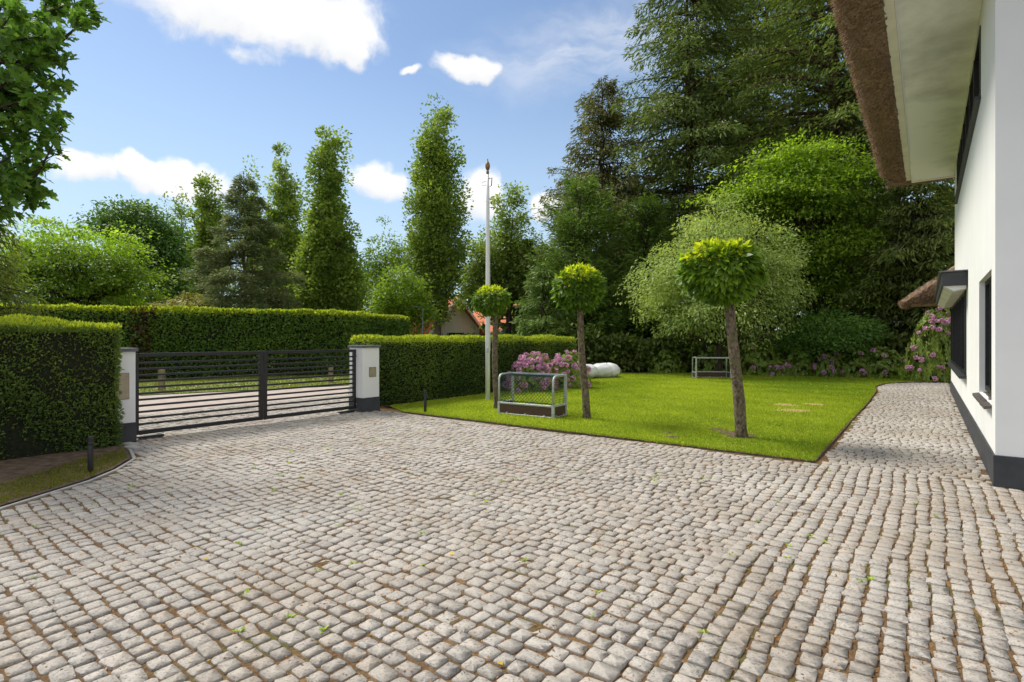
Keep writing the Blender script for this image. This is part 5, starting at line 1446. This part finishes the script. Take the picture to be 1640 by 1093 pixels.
def wing(parent, x, y, rz, w, l, eav, rid):
    """gable wing: gable looks along local -y"""
    mtx = Matrix.Translation((x, y, 0)) @ Matrix.Rotation(rz, 4, 'Z')
    def put(o): o.matrix_local = mtx; return o
    mb = MB(); mb.add([(-w, 0, 0), (w, 0, 0), (w, 0, eav), (0, 0, rid - .15), (-w, 0, eav), (-w, l, 0), (w, l, 0), (w, l, eav), (0, l, rid - .15), (-w, l, eav)],
                      [(0, 1, 2, 3, 4), (9, 8, 7, 6, 5), (1, 6, 7, 2), (5, 0, 4, 9), (2, 7, 8, 3), (4, 3, 8, 9)])
    put(mb.build('wall', M['wallc'], parent))
    for s in (-1, 1):
        sl = (rid - eav) / w; e = w + .5; ze = eav - .5 * sl
        rb = MB(); rb.add([(s * e, -.5, ze), (s * e, l + .5, ze), (0, l + .5, rid), (0, -.5, rid), (s * e, -.5, ze + .16), (s * e, l + .5, ze + .16), (0, l + .5, rid + .16), (0, -.5, rid + .16)],
                          [(0, 3, 2, 1), (4, 5, 6, 7), (0, 1, 5, 4), (1, 2, 6, 5), (2, 3, 7, 6), (3, 0, 4, 7)])
        rf = put(rb.build('roof', M['rooftile'], parent))
        bb = MB(); bb.add([(s * e, -.54, ze - .12), (0, -.54, rid - .12), (0, -.54, rid + .18), (s * e, -.54, ze + .18), (s * e, -.503, ze - .12), (0, -.503, rid - .12), (0, -.503, rid + .18), (s * e, -.503, ze + .18)],
                          [(0, 1, 2, 3), (7, 6, 5, 4), (0, 4, 5, 1), (1, 5, 6, 2), (2, 6, 7, 3), (3, 7, 4, 0)])
        put(bb.build('barge_board', M['white'], parent))
    wd = put(MB().box((-.8, -.03, .9), (.8, .01, 2.1)).build('window', M['glass'], parent))


wing(r, -1.6, -1, R(42), 2.7, 9, 2.4, 5.2)
wing(r, 4.6, .5, R(36), 2.6, 7, 2.5, 4.9)

# street lamp
lp = P(677, 33); r = empty('street_lamp', (lp.x, lp.y, 0)); tag(r, 'slim grey street lamp post beyond the low hedge', 'street lamp')
MB().lathe([(.06, 0), (.055, 1.2), (.04, 3.4)], 10).build('post', M['lamp'], r, smooth=True)
MB().tube([(0, 0, 3.39), (-.12, -.02, 3.48), (-.3, -.02, 3.50)], .025, 6).build('arm', M['lamp'], r, smooth=True)
MB().box((-.55, -.09, 3.46), (-.22, .07, 3.53)).build('lamp_head', M['lamp'], r, bevel=.02)

# right background: conifers -----------------------------------------------------
Y = 31; b = P(1105, Y)
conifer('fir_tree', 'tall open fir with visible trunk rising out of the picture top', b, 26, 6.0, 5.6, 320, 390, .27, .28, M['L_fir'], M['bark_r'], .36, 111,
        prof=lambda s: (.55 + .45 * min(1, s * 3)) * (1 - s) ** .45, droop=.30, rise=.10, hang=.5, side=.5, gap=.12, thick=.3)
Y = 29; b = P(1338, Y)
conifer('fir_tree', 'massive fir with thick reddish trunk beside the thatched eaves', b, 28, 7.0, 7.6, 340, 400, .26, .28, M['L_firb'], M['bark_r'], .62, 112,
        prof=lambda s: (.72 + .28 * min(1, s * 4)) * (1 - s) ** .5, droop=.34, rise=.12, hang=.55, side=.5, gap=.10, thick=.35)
Y = 38; b = P(1230, Y)
conifer('fir_tree', 'dark fir filling the gap behind the two tall firs', b, 34, 5.0, 7.2, 280, 320, .42, .25, M['L_fir'], M['bark_d'], .4, 113, prof=lambda s: (1 - s) ** .5, droop=.35, hang=.7, gap=.05)
Y = 33; b = P(965, Y)
conifer('spruce_tree', 'brownish spruce with pointed top left of the tall firs', b, ZP(126, Y), 4.0, 4.7, 260, 330, .28, .23, M['L_spruce'], M['bark_d'], .3, 114,
        prof=lambda s: (1 - s) ** .58 * 1.05, droop=.15, rise=.15, hang=.45, side=.5, gap=.03, thick=.3)
Y = 28; b = P(930, Y)
conifer('yew_tree', 'broad dark green yew under the brownish spruce', b, ZP(300, Y), .3, 3.1, 250, 230, .24, .24, M['L_yewtree'], M['bark_d'], .25, 115,
        prof=lambda s: (1 - s) ** .42, droop=-.12, rise=.30, hang=-.15, side=.5, thick=.35)
Y = 29; b = P(1035, Y)
conifer('yew_tree', 'dark yew between the broad yew and the pear tree', b, ZP(330, Y), .3, 3.0, 220, 220, .25, .24, M['L_yewtree'], M['bark_d'], .25, 116,
        prof=lambda s: (1 - s) ** .42, droop=-.10, rise=.25, hang=-.1, side=.5, thick=.35)
Y = 26; b = P(872, Y)
conifer('yew_tree', 'low yew at the end of the clipped hedge', b, ZP(430, Y), .2, 1.9, 150, 170, .22, .24, M['L_yewtree'], M['bark_d'], .2, 117,
        prof=lambda s: (1 - s) ** .42, droop=.1, rise=.15, hang=.3, side=.5)
Y = 24; b = P(1470, Y)
conifer('hemlock_tree', 'drooping dark hemlock behind the corner of the house', b, 9.5, 1.2, 4.2, 210, 250, .25, .22, M['L_hem'], M['bark_d'], .3, 118,
        prof=lambda s: (1 - s) ** .5, droop=.38, rise=.15, hang=.7, side=.5)
Y = 30; b = P(1410, Y)
conifer('hemlock_tree', 'taller dark hemlock between the maple and the house roof', b, 13.5, 1.5, 4.2, 180, 220, .28, .22, M['L_hem'], M['bark_d'], .3, 119,
        prof=lambda s: (1 - s) ** .5, droop=.38, rise=.15, hang=.7, side=.5)

Y = 25.5; b = P(1300, Y)
broadleaf('maple_tree', 'bright green layered maple behind the silvery pear tree', b,
          [blob(b, 1275, 262, Y, 62, 32), blob(b, 1215, 300, Y, 50, 34), blob(b, 1335, 305, Y, 58, 38), blob(b, 1265, 335, Y, 80, 40), blob(b, 1345, 370, Y, 48, 40), blob(b, 1290, 395, Y, 60, 42), blob(b, 1365, 440, Y, 30, 32), blob(b, 1315, 455, Y, 52, 36)],
          170, 250, .155, .55, [M['L_mapled'], M['L_maple']], M['bark_d'], [(0, 0, 0, .22), (.1, 0, 3, .17), (0, 0, 8, .06)], 121, spread=.92, flat=.15, shell=.2, droop=.40, limbs=60, tipfrac=.34)  # upper crown takes the brighter leaf colour, standing in for sunlight on top
Y = 23; b = P(1150, Y)
broadleaf('pear_tree', 'silvery green pear tree with round crown behind the largest globe tree', b,
          [blob(b, 1155, 375, Y, 75, 52), blob(b, 1100, 430, Y, 72, 52), blob(b, 1205, 425, Y, 78, 60), blob(b, 1060, 470, Y, 50, 42), blob(b, 1150, 470, Y, 95, 55), blob(b, 1250, 465, Y, 42, 48), blob(b, 1110, 505, Y, 60, 34), blob(b, 1205, 505, Y, 50, 34)],
          165, 250, .14, .40, [M['L_pear']], M['bark_d'], [(0, 0, 0, .16), (.05, 0, 1.6, .14), (0, 0, 4.5, .05)], 122, spread=.52, flat=.55, shell=.2, droop=.6, limbs=110)
Y = 22.5; b = P(1340, Y)
broadleaf('cherry_laurel', 'dark blue green shrub under the bright maple', b, [blob(b, 1335, 525, Y, 60, 26), blob(b, 1300, 545, Y, 50, 26), blob(b, 1370, 545, Y, 40, 24)],
          170, 40, .14, .5, [M['L_dark']], M['bark_d'], [(0, 0, 0, .08), (0, 0, 1, .05)], 123, spread=.3, flat=.45, limbs=10, category='shrub')


# rhododendrons -----------------------------------------------------------------
def rhodo_proto(seed, K, per, nfl, rx, ry, rz, leaf=.11):
    rng = np.random.default_rng(seed); d = rdir(rng, K); d[:, 2] = np.abs(d[:, 2]) * 1.05 - .12; d = unit(d); w = wob(rng)
    rad = (1 + .16 * w(d, 2.6)) * (1 - rng.exponential(.10, K)); C = d * rad[:, None] * np.array((rx, ry, rz)); C[:, 2] = np.maximum(C[:, 2], .08)
    n = K * per; ci = np.repeat(np.arange(K), per); an = np.tile(np.arange(per) * 2 * math.pi / per, K) + rng.uniform(0, 6, K)[ci]
    e1 = unit(np.cross(d, np.array((0.13, .2, 1.)))); e2 = np.cross(d, e1)
    ax = e1[ci] * np.cos(an)[:, None] + e2[ci] * np.sin(an)[:, None] + d[ci] * rng.uniform(-.15, .5, n)[:, None]; ax[:, 2] -= .12
    nn = d[ci] + rng.normal(0, .25, (n, 3)); L_ = leaf * rng.uniform(.75, 1.25, n)
    lv = leaf_mesh('foliage', C[ci], ax, nn, L_, L_ * .34, .42 + rng.normal(0, .2, n) + rng.normal(0, .1, K)[ci]); lv.materials.append(M['L_rhodo'])
    # flower trusses: small domes of petals
    fl = []
    for k in range(nfl):
        fd = rdir(rng, 1)[0]; fd[2] = abs(fd[2]) * .9 + .05; fd[1] = -abs(fd[1]) if rng.uniform() < .75 else fd[1]; fd = unit(fd[None])[0]
        c = fd * np.array((rx, ry, rz)) * (1.0 + .16 * float(w(fd[None], 2.6)[0]))
        fl.append((c, fd))
    m = 30; dd = rdir(rng, m); dd[:, 2] = np.abs(dd[:, 2]) * 1.1 - .2; dd = unit(dd)
    fm = []
    for q in range(3):
        dd = rdir(rng, m); dd[:, 2] = np.abs(dd[:, 2]) * 1.1 - .25; dd = unit(dd)
        p = dd * .055; me = leaf_mesh('flower_truss', p - dd * .02, unit(np.cross(dd, rdir(rng, m))) + dd * .5, dd, .05, .045, .5 + rng.normal(0, .25, m)); me.materials.append(M['L_flower']); fm.append(me)
    sm = MB(); r2 = np.random.default_rng(seed)
    for q in range(9):
        a = r2.uniform(0, 6.28); e = Vector((rx * .6 * math.cos(a), ry * .6 * math.sin(a), rz * r2.uniform(.4, .75))); limb_mesh(sm, (0, 0, -.05), e, .022, .007, r2, .1, 5, 3)
    return lv, fl, fm, sm.mesh('stems')


RP = [rhodo_proto(201, 330, 8, 52, 1.0, .85, 1.0), rhodo_proto(202, 330, 8, 16, 1.0, .85, 1.0), rhodo_proto(203, 330, 8, 8, 1.0, .85, 1.0)]


def rhodo(px, Yd, w, h, k, label, nfl=None, seed=0, group=None, zoff=0.0):
    rng = np.random.default_rng(300 + seed); b = P(px, Yd); lv, fl, fm, sm = RP[k]
    r = empty('rhododendron', (b.x, b.y, zoff)); tag(r, label, 'shrub', group)
    rz = rng.uniform(-.5, .5); S = Matrix.Rotation(rz, 4, 'Z') @ Matrix.Diagonal((w, w * .9, h, 1))
    o = place('foliage', lv, None, r); o.matrix_local = S
    o = place('stems', sm, M['bark_d'], r); o.matrix_local = S
    f_ = fl if nfl is None else fl[:nfl]
    for (c, d) in f_:
        p = S @ Vector(c); o = place('flower_truss', fm[int(rng.integers(3))], None, r)
        o.location = p; q = Vector(d).to_track_quat('Z', 'Y'); o.rotation_euler = q.to_euler(); s = rng.uniform(1.0, 1.7); o.scale = (s, s, s)
    return r


rhodo(792, 16.8, .62, 1.15, 0, 'small lilac rhododendron directly behind the flagpole', 20, 1)
rhodo(850, 16.2, .88, 1.20, 0, 'lilac rhododendron with most flowers, behind the netted goal', 52, 2)
rhodo(908, 17.2, .76, 1.24, 0, 'lilac rhododendron left of the white wrapped roll', 40, 3)
G_ = 'rhododendrons in the bed behind the lawn'
rhodo(1070, 24.6, .8, 1.0, 2, 'flowerless rhododendron left of the far goal', 0, 4, G_)
rhodo(1150, 24.4, 1.0, 1.25, 2, 'rhododendron directly behind the far goal', 0, 5, G_)
rhodo(1215, 23.2, 1.05, 1.55, 2, 'tall rhododendron bush just right of the largest globe tree trunk', 3, 6, G_)
rhodo(1252, 22.4, .55, .75, 1, 'small rhododendron with pink flowers low at the lawn edge', 9, 7, G_)
rhodo(1282, 22.6, .72, 1.15, 2, 'rounded flowerless rhododendron between the two flowering small ones', 0, 8, G_)
rhodo(1326, 22.0, .62, 1.10, 0, 'pale lilac rhododendron in the middle of the far bed', 12, 9, G_)
rhodo(1372, 21.9, .85, 1.30, 2, 'rhododendron with three lilac flowers in the far bed', 3, 10, G_)
rhodo(1418, 21.3, .85, 1.20, 2, 'rhododendron at the right end of the far bed', 4, 11, G_)
rhodo(1452, 21.0, .6, .85, 2, 'low leafy rhododendron nearest the end of the paved path', 0, 12, G_)
rhodo(1496, 19.9, 1.15, 2.9, 0, 'tall lilac rhododendron under the low thatched wing roof', 48, 13)

# daisies on the verge
rng = np.random.default_rng(77); k = 260
t = rng.normal(1.5, 2.2, k); n_ = rng.normal(18.6, .9, k); p = O2[None] + t[:, None] * DV + n_[:, None] * NV
o = place('daisies', leaf_mesh('daisies', np.c_[p, np.full(k, .06)], rdir(rng, k) * np.array((1, 1, .1)), np.tile((0, 0, 1.), (k, 1)), .05, .05, rng.uniform(0, 1, k)), M['L_daisy'])
tag(o, 'white daisies dotted in the verge grass behind the gate', 'flowers', kind='stuff')
